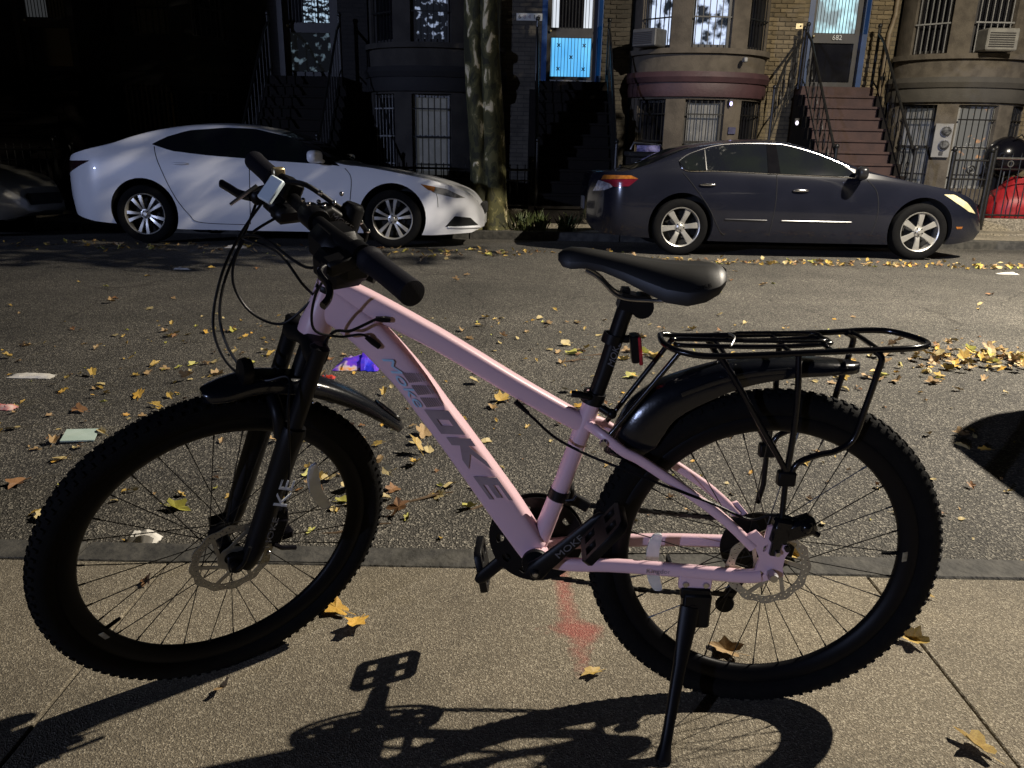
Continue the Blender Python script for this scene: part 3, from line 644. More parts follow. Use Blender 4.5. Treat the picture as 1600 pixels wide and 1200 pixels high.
for sg in (1, -1):
    n = 0.065 * sg
    rk([B(0.134, 0.414, 0.058 * sg), B(0.101, 0.367, n), B(0.05, 0.288, n), B(0.003, 0.215, n), B(-0.002, 0.195, n)], 0.0056).build('rack_leg', M['blackgloss'], RK)
    rk([B(0.0, 0.418, 0.058 * sg), B(-0.004, 0.36, n), B(-0.007, 0.293, n), B(-0.005, 0.20, n)], 0.0056).build('rack_leg', M['blackgloss'], RK)
    rk([B(-0.118, 0.434, 0.055 * sg), B(-0.136, 0.422, n), B(-0.133, 0.39, n), B(-0.124, 0.335, n), B(-0.112, 0.272, n), B(-0.085, 0.248, n), B(-0.055, 0.239, n), B(-0.022, 0.222, n), B(-0.012, 0.195, n)], 0.0056).build('rack_leg', M['blackgloss'], RK)
    b = MB(); b.rbox(B(-0.005, 0.192, n), (0.032, 0.018, 0.028), 0.3); b.tube([B(-0.005, 0.19, n), B(-0.007, 0.118, n), B(-0.002, 0.075, 0.071 * sg)], 0.0052, 10); b.build('rack_foot', M['black'], RK)
    rk([B(0.200, 0.416, 0.045 * sg), B(0.255, 0.335, 0.04 * sg), B(0.312, 0.252, 0.036 * sg), B(0.324, 0.240, 0.044 * sg)], 0.0048).build('rack_stay', M['blackgloss'], RK)
    b = MB(); b.lathe([(0, 0.006), (0.006, 0.006), (0.008, 0), (0.0, 0)], B(0.324, 0.240, 0.049 * sg), (0, sg, 0), 12); b.build('bolt', M['steel'], RK)
# mudguards --------------------------------------------------------
def guard(P, w, dome, name, m, wtip=1.0):
    """P: centre line points (with up direction from the plane); arched section"""
    b = MB(); n = len(P)
    rows = []; sec = [(-1.0, -1.0), (-0.97, -0.55), (-0.82, -0.18), (-0.5, -0.02), (-0.25, 0.0), (0, 0.03), (0.25, 0.0), (0.5, -0.02), (0.82, -0.18), (0.97, -0.55), (1.0, -1.0)]
    outer = []; inner = []; domes = dome if hasattr(dome, '__len__') else None
    for i, (p, sdv, upd) in enumerate(P):
        t = i / (n - 1); ww = w * (0.35 + 0.65 * min(1, t / 0.14) ** 0.6) * (1.0 if t < 0.85 else wtip + (1 - wtip) * math.sqrt(max(0, (1 - t) / 0.15)))
        dd = float(np.interp(t, np.linspace(0, 1, len(domes)), domes)) if domes else dome * (0.6 + 0.4 * math.sin(math.pi * min(1, max(0, t))))
        outer.append([p + sdv * (a * ww) + upd * (b_ * dd) for a, b_ in sec]); inner.append([p + sdv * (a * ww * 0.95) + upd * (b_ * dd - 0.003) for a, b_ in reversed(sec)])
    rows = [o_ + i_ + [o_[0]] for o_, i_ in zip(outer, inner)]
    b.grid(rows)
    for r_ in (rows[0], rows[-1]): b.add(r_[:-1], [tuple(range(len(r_) - 1))])
    return b.build(name, m, BIKE, angle=50)
def planar(pts, sidev, k=5):
    Q = spl(pts, k); out = []
    for i, p in enumerate(Q):
        t = (Q[min(i + 1, len(Q) - 1)] - Q[max(i - 1, 0)]).normalized(); s_ = Vector(sidev); upd = s_.cross(t); 
        if upd.z < 0: upd = -upd
        out.append((p, s_, upd.normalized()))
    return out
mg_m = mat('mudguard_plastic', (0.005, 0.006, 0.009), 0.2, spec=0.5, bump=0.03, bscale=60)
RG = guard(planar([B(0.318, 0.205), B(0.300, 0.258), B(0.272, 0.308), B(0.219, 0.349), B(0.124, 0.384), B(0.06, 0.395), B(-0.005, 0.398), B(-0.07, 0.398), B(-0.127, 0.394)], (0, 1, 0)), 0.038, [0.05, 0.075, 0.075, 0.062, 0.045, 0.034, 0.024, 0.018, 0.012], 'rear_mudguard', mg_m, 0.25)
rb_ = MB(); rb_.sweep(spl([B(0.19, 0.334, 0.0375), B(0.124, 0.362, 0.0375), B(0.06, 0.378, 0.0375), B(0.01, 0.384, 0.036)], 4), se(8, 0.0055, 0.0025, 0.8), up=(0, 1, 0)); rb_.build('mudguard_rib', mg_m, RG)
FG = guard(planar([K(0.004, 0.3555), K(-0.03, 0.360), K(-0.085, 0.366), K(-0.13, 0.358), K(-0.17, 0.345), K(-0.231, 0.312), K(-0.294, 0.266), K(-0.346, 0.216), K(-0.388, 0.168)], flL), 0.034, 0.026, 'front_mudguard', mg_m, 0.45)
b = MB(); b.tube(spl([K(-0.338, 0.228, -0.014), K(-0.372, 0.19, -0.012), K(-0.382, 0.178, 0.0), K(-0.372, 0.19, 0.012), K(-0.338, 0.228, 0.014), K(-0.33, 0.235, 0)], 4, closed=True), 0.0028, 6, closed=True); b.build('mudguard_slot_rim', M['blackgloss'], FG)
# fork -------------------------------------------------------------
uf = Vector((u_ax.dot(Vector((1, 0, 0))), 0, 0))
def A(t, off=0.0, n=0.0):          # along the steering axis (t metres above the hub level), off forward
    a0 = -0.0426; b0 = -0.0108; ua, ub = -0.3502, 0.9367
    return K(a0 + ua * t + off * ub, b0 + ub * t - off * ua, n)
FK = MB(); FK.tube([A(0.37), A(0.47), A(0.64)], [0.019, 0.017, 0.0145], 18)
for sg in (1, -1):
    n = 0.062 * sg
    FK.tube([A(0.27, 0.012, n), A(0.45, 0.012, n), A(0.462, 0.012, n), A(0.468, 0.012, n)], [0.0155, 0.0155, 0.0185, 0.012], 18)
FK.sweep([A(0.445, 0.012, -0.066), A(0.447, 0.010, -0.045), A(0.452, 0.002, -0.02), A(0.453, 0.0, 0.0), A(0.452, 0.002, 0.02), A(0.447, 0.010, 0.045), A(0.445, 0.012, 0.066)], lambda i: se(14, *((0.018, 0.020), (0.020, 0.022), (0.024, 0.019), (0.026, 0.018), (0.024, 0.019), (0.020, 0.022), (0.018, 0.020))[i], 0.6), up=u_ax if False else (Rs @ u_ax))
FO = FK.build('fork', M['black'], BIKE)
fl_ = MB()
for sg in (1, -1):
    n = 0.062 * sg
    fl_.tube([A(-0.018, 0.016, n), A(0.0, 0.016, n), A(0.03, 0.012, n), A(0.15, 0.012, n), A(0.255, 0.012, n), A(0.285, 0.012, n), A(0.30, 0.012, n)], [0.012, 0.018, 0.020, 0.0215, 0.0225, 0.0245, 0.022], 20)
    fl_.rbox(K(-0.006, 0.0, n), (0.036, 0.012, 0.04), 0.4, Rs)
fl_.tube(spl([A(0.275, 0.03, -0.058), A(0.32, 0.045, -0.045), A(0.335, 0.048, 0.0), A(0.32, 0.045, 0.045), A(0.275, 0.03, 0.058)], 5), 0.012, 12)
FL = fl_.build('fork_lowers', M['black'], FO)
def fork_text(body, size, t, off, n, m, sx=1.0, sy=1.0):
    me = text_mesh(body, size, 0.0006, 0.1); O_ = A(t, off, n); X = (A(1, 0) - A(0, 0)).normalized(); Y = (faL - X * faL.dot(X))
    place(me, X, Y, O_, sx, sy); return link('lettering', setmat(me, m), FL)
fork_text('KE', 0.048, 0.165, -0.001, 0.0835, M['decal_white'], 1.15, 0.85)
fork_text('MOKE', 0.022, 0.075, -0.001, 0.0828, M['decal_dim'], 1.2, 0.8)
fc = MB(); fc.rbox(K(-0.086, 0.046, 0.056), (0.034, 0.03, 0.062), 0.35, Rs @ Matrix.Rotation(R(-20), 3, 'Y')); fc.rbox(K(-0.105, 0.02, 0.05), (0.03, 0.022, 0.022), 0.35, Rs); fc.rbox(K(-0.10, 0.078, 0.058), (0.022, 0.02, 0.03), 0.3, Rs); fc.tube([K(-0.075, 0.02, 0.07), K(-0.09, 0.005, 0.072), K(-0.118, -0.008, 0.07)], 0.005, 8)
FC = fc.build('front_calliper', M['blackgloss'], BIKE)
bo = MB(); bo.ell(K(-0.062, 0.012, 0.080), (0.009, 0.009, 0.009)); bo.build('bolt', M['steel'], FC)
ql = MB(); ql.lathe([(0, 0.082), (0.011, 0.082), (0.012, 0.074), (0.009, 0.066)], K(0, 0), flL, 16); ql.tube(spl([K(0.0, 0.0, 0.084), K(-0.012, 0.02, 0.092), K(-0.026, 0.05, 0.09)], 4), 0.004, 8); ql.build('quick_release', M['black'], BIKE)
# fork crown bolts
bo = MB()
for t, o_, n_ in ((0.445, -0.008, 0.078), (0.415, -0.006, 0.078), (0.392, -0.002, 0.079), (0.36, 0.0, 0.079)): bo.ell(A(t, o_, n_), (0.004, 0.004, 0.004), nu=8, nv=6)
bo.build('crown_screw', M['steel'], FO)
# reflector bracket on the crown
rb_ = MB(); rb_.lathe([(0, -0.008), (0.024, -0.008), (0.027, 0), (0.024, 0.010), (0, 0.012)], K(-0.075, 0.375, 0.005), faL + fuL * 0.2, 24); RB = rb_.build('front_reflector', M['black'], BIKE)
def cable(P, r=0.0026, name='cable'):
    b = MB(); b.tube(spl(P, 7), r, 8); return b.build(name, M['black'], BIKE)
# stem, bar ----------------------------------------------------------
BA, BBt = -0.217, 0.640
st = MB(); st.tube([A(0.545), A(0.60), A(0.705), A(0.712)], [0.021, 0.0195, 0.0195, 0.014], 20)
st.sweep([A(0.672, 0.0), A(0.674, 0.02), A(0.684, 0.045), K(BA, BBt)], lambda i: se(14, *((0.02, 0.02), (0.018, 0.017), (0.017, 0.02), (0.018, 0.022))[i], 0.55), up=flL)
st.lathe([(0.0, -0.024), (0.020, -0.024), (0.0215, -0.02), (0.0215, 0.02), (0.020, 0.024), (0, 0.024)], K(BA, BBt), flL, 20)
for t in (0.552, 0.57, 0.588): st.lathe([(0.0215, -0.006), (0.0225, -0.004), (0.0225, 0.004), (0.0215, 0.006)], A(t), Rs @ u_ax, 24)
ST = st.build('stem', M['black'], BIKE)
me = text_mesh('MOKE', 0.014, 0.0006, 0.1); X = (A(0.60) - K(BA, BBt)); X = (A(0.674, 0.02) - A(0.684, 0.05)).normalized(); place(me, X, fuL, A(0.680, 0.024, 0.021), 1.2, 1.0); link('lettering', setmat(me, M['decal_dim']), ST)
hbm = MB(); hbm.tube(spl([K(BA - 0.010, BBt + 0.004, -0.335), K(BA - 0.006, BBt + 0.002, -0.2), K(BA, BBt, -0.06), K(BA, BBt, 0.06), K(BA - 0.006, BBt + 0.002, 0.2), K(BA - 0.010, BBt + 0.004, 0.335)], 6), 0.0115, 14); HBR = hbm.build('handlebar', M['black'], BIKE)
for sg in (1, -1):
    g = MB(); P = [K(BA - 0.006 - 0.004 * (abs(n) - 0.2) / 0.14, BBt + 0.003, n * sg) for n in (0.205, 0.207, 0.216, 0.219, 0.235, 0.27, 0.32, 0.337, 0.341, 0.3425)]
    g.tube(P, [0.015, 0.0215, 0.0215, 0.0190, 0.0190, 0.0185, 0.0190, 0.0200, 0.0195, 0.012], 22); g.build('grip', M['grip'], HBR)
def lever(sg):
    n0 = 0.175 * sg
    b = MB(); b.lathe([(0.012, -0.012), (0.0175, -0.012), (0.0175, 0.012), (0.012, 0.012)], K(BA - 0.005, BBt + 0.002, n0), flL, 20, closed=True)
    b.rbox(K(BA + 0.028, BBt - 0.010, n0), (0.05, 0.032, 0.026), 0.4, Rs @ Matrix.Rotation(R(10), 3, 'Y')); b.rbox(K(BA + 0.005, BBt - 0.026, n0 - 0.012 * sg), (0.05, 0.05, 0.036), 0.5, Rs)
    BL = b.build('brake_lever', M['black'], HBR)
    c = MB()
    if sg < 0: P = [K(BA + 0.05, BBt - 0.014, n0 - 0.004), K(BA + 0.062, BBt - 0.018, n0 - 0.04), K(BA + 0.066, BBt - 0.02, n0 - 0.08), K(BA + 0.072, BBt - 0.02, n0 - 0.115)]
    else: P = [K(BA + 0.045, BBt - 0.012, n0 + 0.002), K(-0.150, 0.628, 0.195), K(-0.156, 0.612, 0.212), K(-0.150, 0.600, 0.224), K(-0.137, 0.593, 0.232)]
    c.sweep(spl(P, 5), se(10, 0.0055, 0.008, 0.7)); c.build('lever_blade', M['blackgloss'], BL)
    s_ = MB(); s_.rbox(K(BA + 0.002, BBt - 0.034, n0 - 0.045 * sg), (0.052, 0.045, 0.03), 0.5, Rs); s_.tube([K(BA - 0.005, BBt - 0.04, n0 - 0.03 * sg), K(BA - 0.03, BBt - 0.046, n0 + 0.0 * sg)], [0.006, 0.008], 10); s_.build('shifter', M['black'], HBR)
    return BL
lever(1); lever(-1)
pd = MB(); pd.rbox(K(-0.226, 0.616, 0.072), (0.074, 0.085, 0.062), 0.5, Rs); pd.rbox(K(-0.208, 0.603, 0.128), (0.070, 0.075, 0.054), 0.5, Rs); pd.ell(K(-0.244, 0.596, 0.105), (0.06, 0.10, 0.06)); pd.build('shifter_pod', M['black'], HBR)
for a_, b_, n_ in ((-0.205, 0.668, 0.010), (-0.205, 0.668, -0.014), (-0.232, 0.662, 0.010), (-0.232, 0.662, -0.014), (-0.268, 0.676, 0.0)):
    sb_ = MB(); sb_.ell(K(a_, b_, n_), (0.008, 0.008, 0.008), nu=8, nv=6); sb_.build('stem_bolt', M['chrome0'], ST)
cable([K(-0.19, 0.690, -0.05), K(-0.215, 0.690, -0.02), K(-0.26, 0.655, -0.005), K(-0.29, 0.632, 0.0), K(-0.312, 0.600, 0.0), K(-0.29, 0.57, 0.01)], 0.0045, 'brake_hose')
for a_, b_ in ((-0.228, 0.684), (-0.252, 0.664), (-0.275, 0.645), (-0.300, 0.624), (-0.313, 0.606)):
    sb_ = MB(); sb_.ell(K(a_, b_, 0.006), (0.009, 0.009, 0.009), nu=8, nv=6); sb_.build('hose_clip', M['chrome0'], ST)
# the silver indicator box beside the right lever and a small brass bell clamp
ib = MB(); ib.rbox(K(BA - 0.004, BBt + 0.012, -0.128), (0.032, 0.058, 0.036), 0.3, Rs @ Matrix.Rotation(R(-25), 3, 'Y')); IB = ib.build('gear_indicator', M['black'], HBR)
wl = BIKE.matrix_world.to_3x3().transposed(); zx = (wl @ Vector((0.0, -0.86, 0.42))).normalized(); xx = wl @ Vector((0.5, 0.3, 0.82)); xx = (xx - zx * xx.dot(zx)).normalized(); m3_ = Matrix((xx, zx.cross(xx), zx)).transposed()
ib = MB(); ib.rbox(K(-0.175, 0.667, -0.085), (0.047, 0.026, 0.012), 0.4, m3_); ib.build('indicator_cover', M['silver'], IB)
ib = MB(); ib.tube([K(-0.125, 0.620, -0.168), K(-0.150, 0.634, -0.169), K(-0.177, 0.648, -0.172)], [0.0028, 0.0036, 0.0036], 8); ib.build('cable_ferrule', M['steel'], IB)
ib = MB(); ib.rbox(K(BA - 0.006, BBt + 0.02, -0.186), (0.022, 0.014, 0.026), 0.3, Rs); ib.tube([K(BA - 0.006, BBt + 0.012, -0.18), K(BA - 0.004, BBt - 0.01, -0.186)], 0.004, 8); ib.build('clamp_screw', M['gold'], HBR)
# cables -------------------------------------------------------------
# from the right lever, big loops in front of the head tube, back to the fork and frame
cable([K(BA + 0.03, BBt - 0.012, -0.19), K(-0.138, 0.56, -0.155), K(-0.085, 0.50, -0.11), K(-0.06, 0.44, -0.07), K(-0.068, 0.385, -0.02), K(-0.10, 0.36, 0.02), K(-0.135, 0.375, 0.055), K(-0.12, 0.33, 0.085), K(-0.115, 0.2, 0.082), K(-0.10, 0.09, 0.07)])
cable([K(BA + 0.03, BBt - 0.016, -0.165), K(-0.128, 0.57, -0.14), K(-0.078, 0.51, -0.105), K(-0.048, 0.43, -0.075), K(-0.06, 0.37, -0.03), K(-0.11, 0.345, 0.01), K(-0.17, 0.36, 0.045)] + [B(0.815, 0.428, 0.05), B(0.778, 0.436, 0.047), B(0.735, 0.455, 0.034), B(0.722, 0.456, 0.027)], 0.0027)
cable([K(BA + 0.01, BBt - 0.03, -0.12), K(-0.13, 0.575, -0.11), K(-0.095, 0.515, -0.09), K(-0.11, 0.46, -0.06), K(-0.155, 0.44, -0.025)] + [B(0.858, 0.478, 0.012)], 0.0026)
cable([K(BA + 0.01, BBt - 0.03, 0.11), K(BA + 0.04, BBt - 0.06, 0.06), K(-0.14, 0.60, -0.04), K(-0.12, 0.585, -0.09), K(-0.16, 0.575, -0.03), K(-0.185, 0.53, 0.01)] + [B(0.853, 0.492, 0.014)], 0.0026)
cable([K(BA + 0.012, BBt - 0.03, 0.13), K(BA + 0.04, BBt - 0.09, 0.1), K(-0.18, 0.47, 0.07)] + [B(0.80, 0.425, 0.05), B(0.762, 0.428, 0.042), B(0.745, 0.415, 0.030)], 0.0024)
for p0, p1 in ((B(0.738, 0.4545, 0.029), B(0.712, 0.452, 0.0245)), (B(0.755, 0.422, 0.034), B(0.733, 0.402, 0.0275))):
    b = MB(); b.tube([p0, p0 + (p1 - p0) * .5, p1], [0.0042, 0.0058, 0.005], 10); b.build('cable_grommet', M['black'], BIKE)
cable([B(0.475, 0.294, 0.021), B(0.45, 0.272, 0.024), B(0.41, 0.238, 0.027), B(0.35, 0.212, 0.040), B(0.29, 0.196, 0.058), B(0.22, 0.172, 0.066), B(0.12, 0.115 + 0.02, 0.064), B(0.05, 0.105, 0.062), B(0.01, 0.118, 0.064), B(-0.03, 0.112, 0.066), B(-0.055, 0.10, 0.066)], 0.0027)
b = MB(); b.tube([B(0.487, 0.305, 0.02), B(0.462, 0.283, 0.023)], [0.0055, 0.004], 10); b.build('cable_grommet', M['black'], BIKE)
# ------------------------------------------------------------------ cars
def paint(name, col, var, rough=0.3, metal=0.0, coat=0.8):
    return mat(name, col, rough, metal, var=var, vscale=2.5, coat=coat, spec=0.5 if col[0] > 0.1 else 0.3)
M['white_paint'] = paint('white_paint', (0.74, 0.75, 0.78), (0.77, 0.78, 0.81), 0.35, 0.0, 0.6)
M['grey_paint'] = paint('grey_paint', (0.007, 0.008, 0.014), (0.009, 0.010, 0.017), 0.2, 0.0, 0.5)
M['dark_paint'] = paint('dark_paint', (0.30, 0.29, 0.26), (0.33, 0.32, 0.29), 0.35, 0.4, 0.8)
M['black_paint'] = paint('black_paint', (0.012, 0.012, 0.014), (0.015, 0.015, 0.017), 0.3, 0.0, 0.9)
M['carglass'] = mat('car_glass', (0.006, 0.007, 0.010), 0.03, spec=0.3, var=(0.008, 0.010, 0.010), vscale=3)
M['arch'] = mat('wheel_arch_black', (0.006, 0.006, 0.006), 0.9, var=(0.01, 0.01, 0.01), vscale=9)
M['pillar'] = mat('pillar_black', (0.004, 0.004, 0.005), 0.95, spec=0.0, var=(0.005, 0.005, 0.006), vscale=9)
M['chrome'] = mat('chrome', (0.8, 0.8, 0.82), 0.12, 1.0, var=(0.75, 0.75, 0.78), vscale=6)
M['alloy'] = mat('alloy', (0.55, 0.54, 0.50), 0.35, 0.7, var=(0.48, 0.47, 0.44), vscale=12)
M['headlamp'] = mat('headlamp_glass', (0.45, 0.44, 0.40), 0.08, 0.3, var=(0.12, 0.12, 0.12), vscale=14, coat=1.0)
M['headlamp_yellow'] = mat('headlamp_yellowed', (0.62, 0.56, 0.34), 0.25, 0.0, var=(0.5, 0.45, 0.26), vscale=16, coat=0.6)
M['amber'] = mat('amber_lens', (0.33, 0.12, 0.02), 0.2, var=(0.2, 0.07, 0.015), vscale=20, coat=0.5)
M['tail_red'] = mat('tail_lens_red', (0.12, 0.008, 0.02), 0.15, var=(0.08, 0.006, 0.014), vscale=20, coat=0.6)
M['tail_dark'] = mat('tail_lens_dark', (0.02, 0.008, 0.012), 0.12, var=(0.03, 0.01, 0.014), vscale=20, coat=0.6)
M['tail_clear'] = mat('tail_lens_clear', (0.4, 0.42, 0.5), 0.15, 0.3, var=(0.2, 0.2, 0.25), vscale=30, coat=0.6)

def make_car(name, label, sp, loc, rotz, group):
    roll = Matrix.Rotation(R(-sp.get('roll', 2.2)) if abs(rotz) < 1 else R(sp.get('roll', 0)), 4, 'X')
    root = thing(name, label, 'car', matrix=Matrix.Translation(loc) @ Matrix.Rotation(rotz, 4, 'Z') @ roll, group=group, world=False)
    HW = sp['hw']; xr, xf = sp['ends']; top = sp['top']; belt = sp['belt']; bot = sp['bot']
    def w(x):          # plan half width
        a = (x - xr) / sp.get('rr', 0.55); b = (xf - x) / sp.get('rf', 0.75)
        q = min(1.0, max(a, 0.0)); p = min(1.0, max(b, 0.0))
        return HW * min(0.52 + 0.48 * (1 - (1 - q) ** 2.4), 0.46 + 0.54 * (1 - (1 - p) ** 2.2))
    def zc(x): return interp(x, top_s)
    # smooth the outline
    def smooth(pts, n=10):
        q = spl([(a, b, 0) for a, b in pts], n); return [(p.x, p.y) for p in q]
    top_s = smooth(top, 6); belt_s = smooth(belt, 6); bot_s = bot
    def side_y(x, z):
        zb = interp(x, belt_s); zt = zc(x); ww = w(x); zbo = interp(x, bot_s)
        if z >= zb:
            return max(0.05, 0.962 * ww - 0.50 * (z - zb) - 0.10 * max(0, z - zb) ** 2)
        t = (z - zbo) / max(0.05, zb - zbo)
        pts = [(0, 0.93), (0.12, 0.965), (0.35, 0.992), (0.62, 1.0), (0.80, 0.992), (0.88, 0.985), (1.0, 0.962)]
        return ww * interp(t, pts)
    N = 84; body = MB(); secs = []
    xsn = [xr + (xf - xr) * (0.5 - 0.5 * math.cos(math.pi * (0.04 + 0.92 * k / (N - 1)))) for k in range(N)]
    xsn = [xr + (x - xsn[0]) * (xf - xr) / (xsn[-1] - xsn[0]) for x in xsn]
    TS = [0, 0.06, 0.14, 0.25, 0.36, 0.48, 0.6, 0.70, 0.78, 0.86, 0.93, 1.0]
    for x in xsn:
        zb = interp(x, belt_s); zt = max(zc(x), zb + 0.012); zo = interp(x, bot_s)
        half = [(0.0, zo + 0.02), (w(x) * 0.8, zo + 0.005)]
        half += [(side_y(x, zo + (zb - zo) * t), zo + (zb - zo) * t) for t in TS]
        hc = zt - zb; crown = min(0.05, 0.35 * hc)
        ze = zt - crown
        for t in (0.25, 0.5, 0.75, 0.93): half.append((side_y(x, zb + (ze - zb) * t), zb + (ze - zb) * t))
        ye = side_y(x, ze)
        for t in (0.03, 0.1, 0.3, 0.55, 0.8, 1.0): half.append((ye * (1 - t), ze + crown * (1 - (1 - t) ** 2.6)))
        secs.append([(x, -y, z) for y, z in half] + [(x, y, z) for y, z in reversed(half[1:-1])])
    m = len(secs[0]); body.v = [p for s_ in secs for p in s_]
    for i in range(N - 1):
        for k in range(m): body.f.append((i * m + k, i * m + (k + 1) % m, (i + 1) * m + (k + 1) % m, (i + 1) * m + k))
    body.f.append(tuple(range(m))); body.f.append(tuple((N - 1) * m + k for k in range(m))); body.mi = [0] * len(body.f)
    me = body.mesh('body', [sp['paint'], M['arch']], True, 50)
    bo = link('body', me, root)
    # wheel arches cut out
    wr = sp['tyre']; tmp = []
    for ax_, az in sp['axles']:
        for sgn in (-1, 1):
            c = MB(); c.lathe([(0, 0.62), (sp['arch'], 0.62), (sp['arch'], 1.2), (0, 1.2)], (ax_, 0, az + sp.get('archz', 0.02)), (0, sgn, 0), 40); c.mi = [1] * len(c.f)
            co = c.build('cutter', [sp['paint'], M['arch']]); co.parent = root; tmp.append(co)
            md = bo.modifiers.new('b', 'BOOLEAN'); md.operation = 'DIFFERENCE'; md.object = co; md.solver = 'EXACT'
    bpy.context.view_layer.update()
    new = bpy.data.meshes.new_from_object(bo.evaluated_get(bpy.context.evaluated_depsgraph_get()))
    bo.modifiers.clear(); bo.data = new; new.name = 'body'
    for o in tmp: bpy.data.objects.remove(o)
    bm = bmesh.new(); bm.from_mesh(new)
    for e in bm.edges:
        if len(e.link_faces) == 2:
            e.smooth = not (e.link_faces[0].material_index != e.link_faces[1].material_index or e.link_faces[0].normal.dot(e.link_faces[1].normal) < 0.6)
    bm.to_mesh(new); bm.free()
    # patches that follow the flank
    def patch(poly, m_, nm, par=bo, off=0.005, rows=6, cols=26, sides=(-1, 1), edge=True):
        xs = [p[0] for p in poly]; x0, x1 = min(xs), max(xs); E = list(zip(poly, poly[1:] + poly[:1]))
        def zr_(x):
            zs = [a[1] + (b[1] - a[1]) * (x - a[0]) / (b[0] - a[0]) for a, b in E if (a[0] - x) * (b[0] - x) <= 0 and abs(a[0] - b[0]) > 1e-6]
            return (min(zs), max(zs)) if zs else (0, 0)
        out = []
        for sgn in sides:
            b = MB(); R0 = []; R1 = []
            for i in range(cols + 1):
                x = x0 + (x1 - x0) * (0.002 + 0.996 * i / cols); lo, hi = zr_(x)
                R0.append([(x, sgn * (side_y(x, lo + (hi - lo) * k / rows) + off), lo + (hi - lo) * k / rows) for k in range(rows + 1)])
                R1.append([(p[0], p[1] - sgn * (off + 0.012), p[2]) for p in reversed(R0[-1])])
            rows_ = [a + c + [a[0]] for a, c in zip(R0, R1)]; b.grid(rows_)
            out.append(b.build(nm, m_, par, angle=50))
        return out
    for k, (poly, m_, nm) in enumerate(sp['patches']): patch(poly, m_, nm, off=0.010 if nm in ('door_pillar', 'indicator') else 0.005)
    # door gaps as recessed dark lines, trim
    for line, r_, m_, nm in sp['lines']:
        for sgn in (-1, 1):
            P = [p for p in spl([(a, 0, b) for a, b in line], 6)]
            b = MB(); b.tube([(p.x, sgn * (side_y(p.x, p.z) + (0.0005 if nm == 'door_gap' else 0.004)), p.z) for p in P], r_, 6); b.build(nm, m_, bo)
    # windscreen and rear window
    for nm, x0, x1 in (('windscreen', *sp['screen']), ('rear_window', *sp['rear'])):
        b = MB(); rows_ = []
        for i in range(13):
            x = x0 + (x1 - x0) * i / 12; zb = interp(x, belt_s); zt = max(zc(x), zb + .012); crown = min(0.05, 0.35 * (zt - zb)); ze = zt - crown; ye = side_y(x, ze) * 0.93
            rows_.append([(x, ye * q, ze + crown * (1 - abs(q * 0.93) ** 2.6) + 0.006) for q in np.linspace(-1, 1, 15)])
        b.grid(rows_); b.build(nm, M['carglass'], bo)
    # handles, mirrors
    for hx, hz in sp['handles']:
        for sgn in (-1, 1):
            b = MB(); b.ell((hx, sgn * (side_y(hx, hz) + 0.010), hz), (0.19, 0.035, 0.030), p=0.8); b.build('door_handle', sp.get('handle_mat', sp['paint']), bo)
    mx, mz = sp['mirror']
    for sgn in (-1, 1):
        b = MB(); y = side_y(mx, mz)
        b.ell((mx - 0.02, sgn * (y + 0.13), mz + 0.03), (0.13, 0.24, 0.145), Matrix.Rotation(R(12 * sgn), 3, 'Z'), p=0.62); b.tube([(mx + 0.06, sgn * (y - 0.02), mz - 0.03), (mx, sgn * (y + 0.08), mz)], 0.025, 8)
        mo = b.build('mirror', sp.get('mirror_mat', sp['paint']), bo)
    # nose and tail
    b = MB(); b.rbox((xf - 0.02, 0, sp['plate_z']), (0.08, 0.7, 0.14), 0.5); b.build('grille', M['arch'], bo)
    b = MB(); b.rbox((xr + 0.0, 0, sp['plate_z'] + 0.1), (0.03, 0.34, 0.15), 0.2); b.build('number_plate', M['decal_dim'], bo)
    # wheels
    rim = sp['rim']
    ty = MB(); ty.lathe([(rim, -0.10), (rim + 0.02, -0.112), (wr - 0.03, -0.115), (wr - 0.008, -0.10), (wr, -0.07), (wr, 0.07), (wr - 0.008, 0.10), (wr - 0.03, 0.115), (rim + 0.02, 0.112), (rim, 0.10)], (0, 0, 0), (0, 1, 0), 56)
    TY = ty.mesh('tyre', M['rubber'])
    rm = MB(); rm.lathe([(rim * 0.93, -0.04), (rim * 0.955, -0.102), (rim, -0.108), (rim + 0.004, -0.10), (rim + 0.004, 0.10), (rim * 0.9, 0.09)], (0, 0, 0), (0, 1, 0), 56)
    RM = rm.mesh('rim', M['alloy'])
    ns = sp['spokes']; SK = []
    for k in range(ns):
        t = 2 * math.pi * (k + 0.25) / ns; s_ = MB()
        if sp['style'] == 'thin': t += 0.09 * (1 if k % 2 else -1)
        rad = Vector((math.cos(t), 0, math.sin(t))); tn = Vector((-math.sin(t), 0, math.cos(t))); a = 0.028 if sp['style'] == 'thin' else 0.055; b2 = 0.050 if sp['style'] == 'thin' else 0.080
        L_ = []
        for q, ww, dy in ((0.045, a * 0.55, -0.075), (0.09, a * 0.5, -0.088), (0.16, (a + b2) * .25, -0.094), (rim * 0.95, b2 * 0.5, -0.090)):
            L_.append([tuple(rad * q + tn * ww + Vector((0, dy + 0.012, 0))), tuple(rad * q + tn * ww * 0.8 + Vector((0, dy, 0))), tuple(rad * q - tn * ww * 0.8 + Vector((0, dy, 0))), tuple(rad * q - tn * ww + Vector((0, dy + 0.012, 0))), tuple(rad * q + Vector((0, dy + 0.04, 0)))])
        L_ = [r_ + [r_[0]] for r_ in L_]; s_.grid(L_); SK.append(s_.mesh('wheel_spoke', M['alloy'], True, 30))
    hb = MB(); hb.lathe([(0, -0.098), (0.02, -0.098), (0.028, -0.09), (0.055, -0.086), (0.06, -0.06), (0.05, 0.0)], (0, 0, 0), (0, 1, 0), 24); HB_ = hb.mesh('hub_cap', M['alloy'])
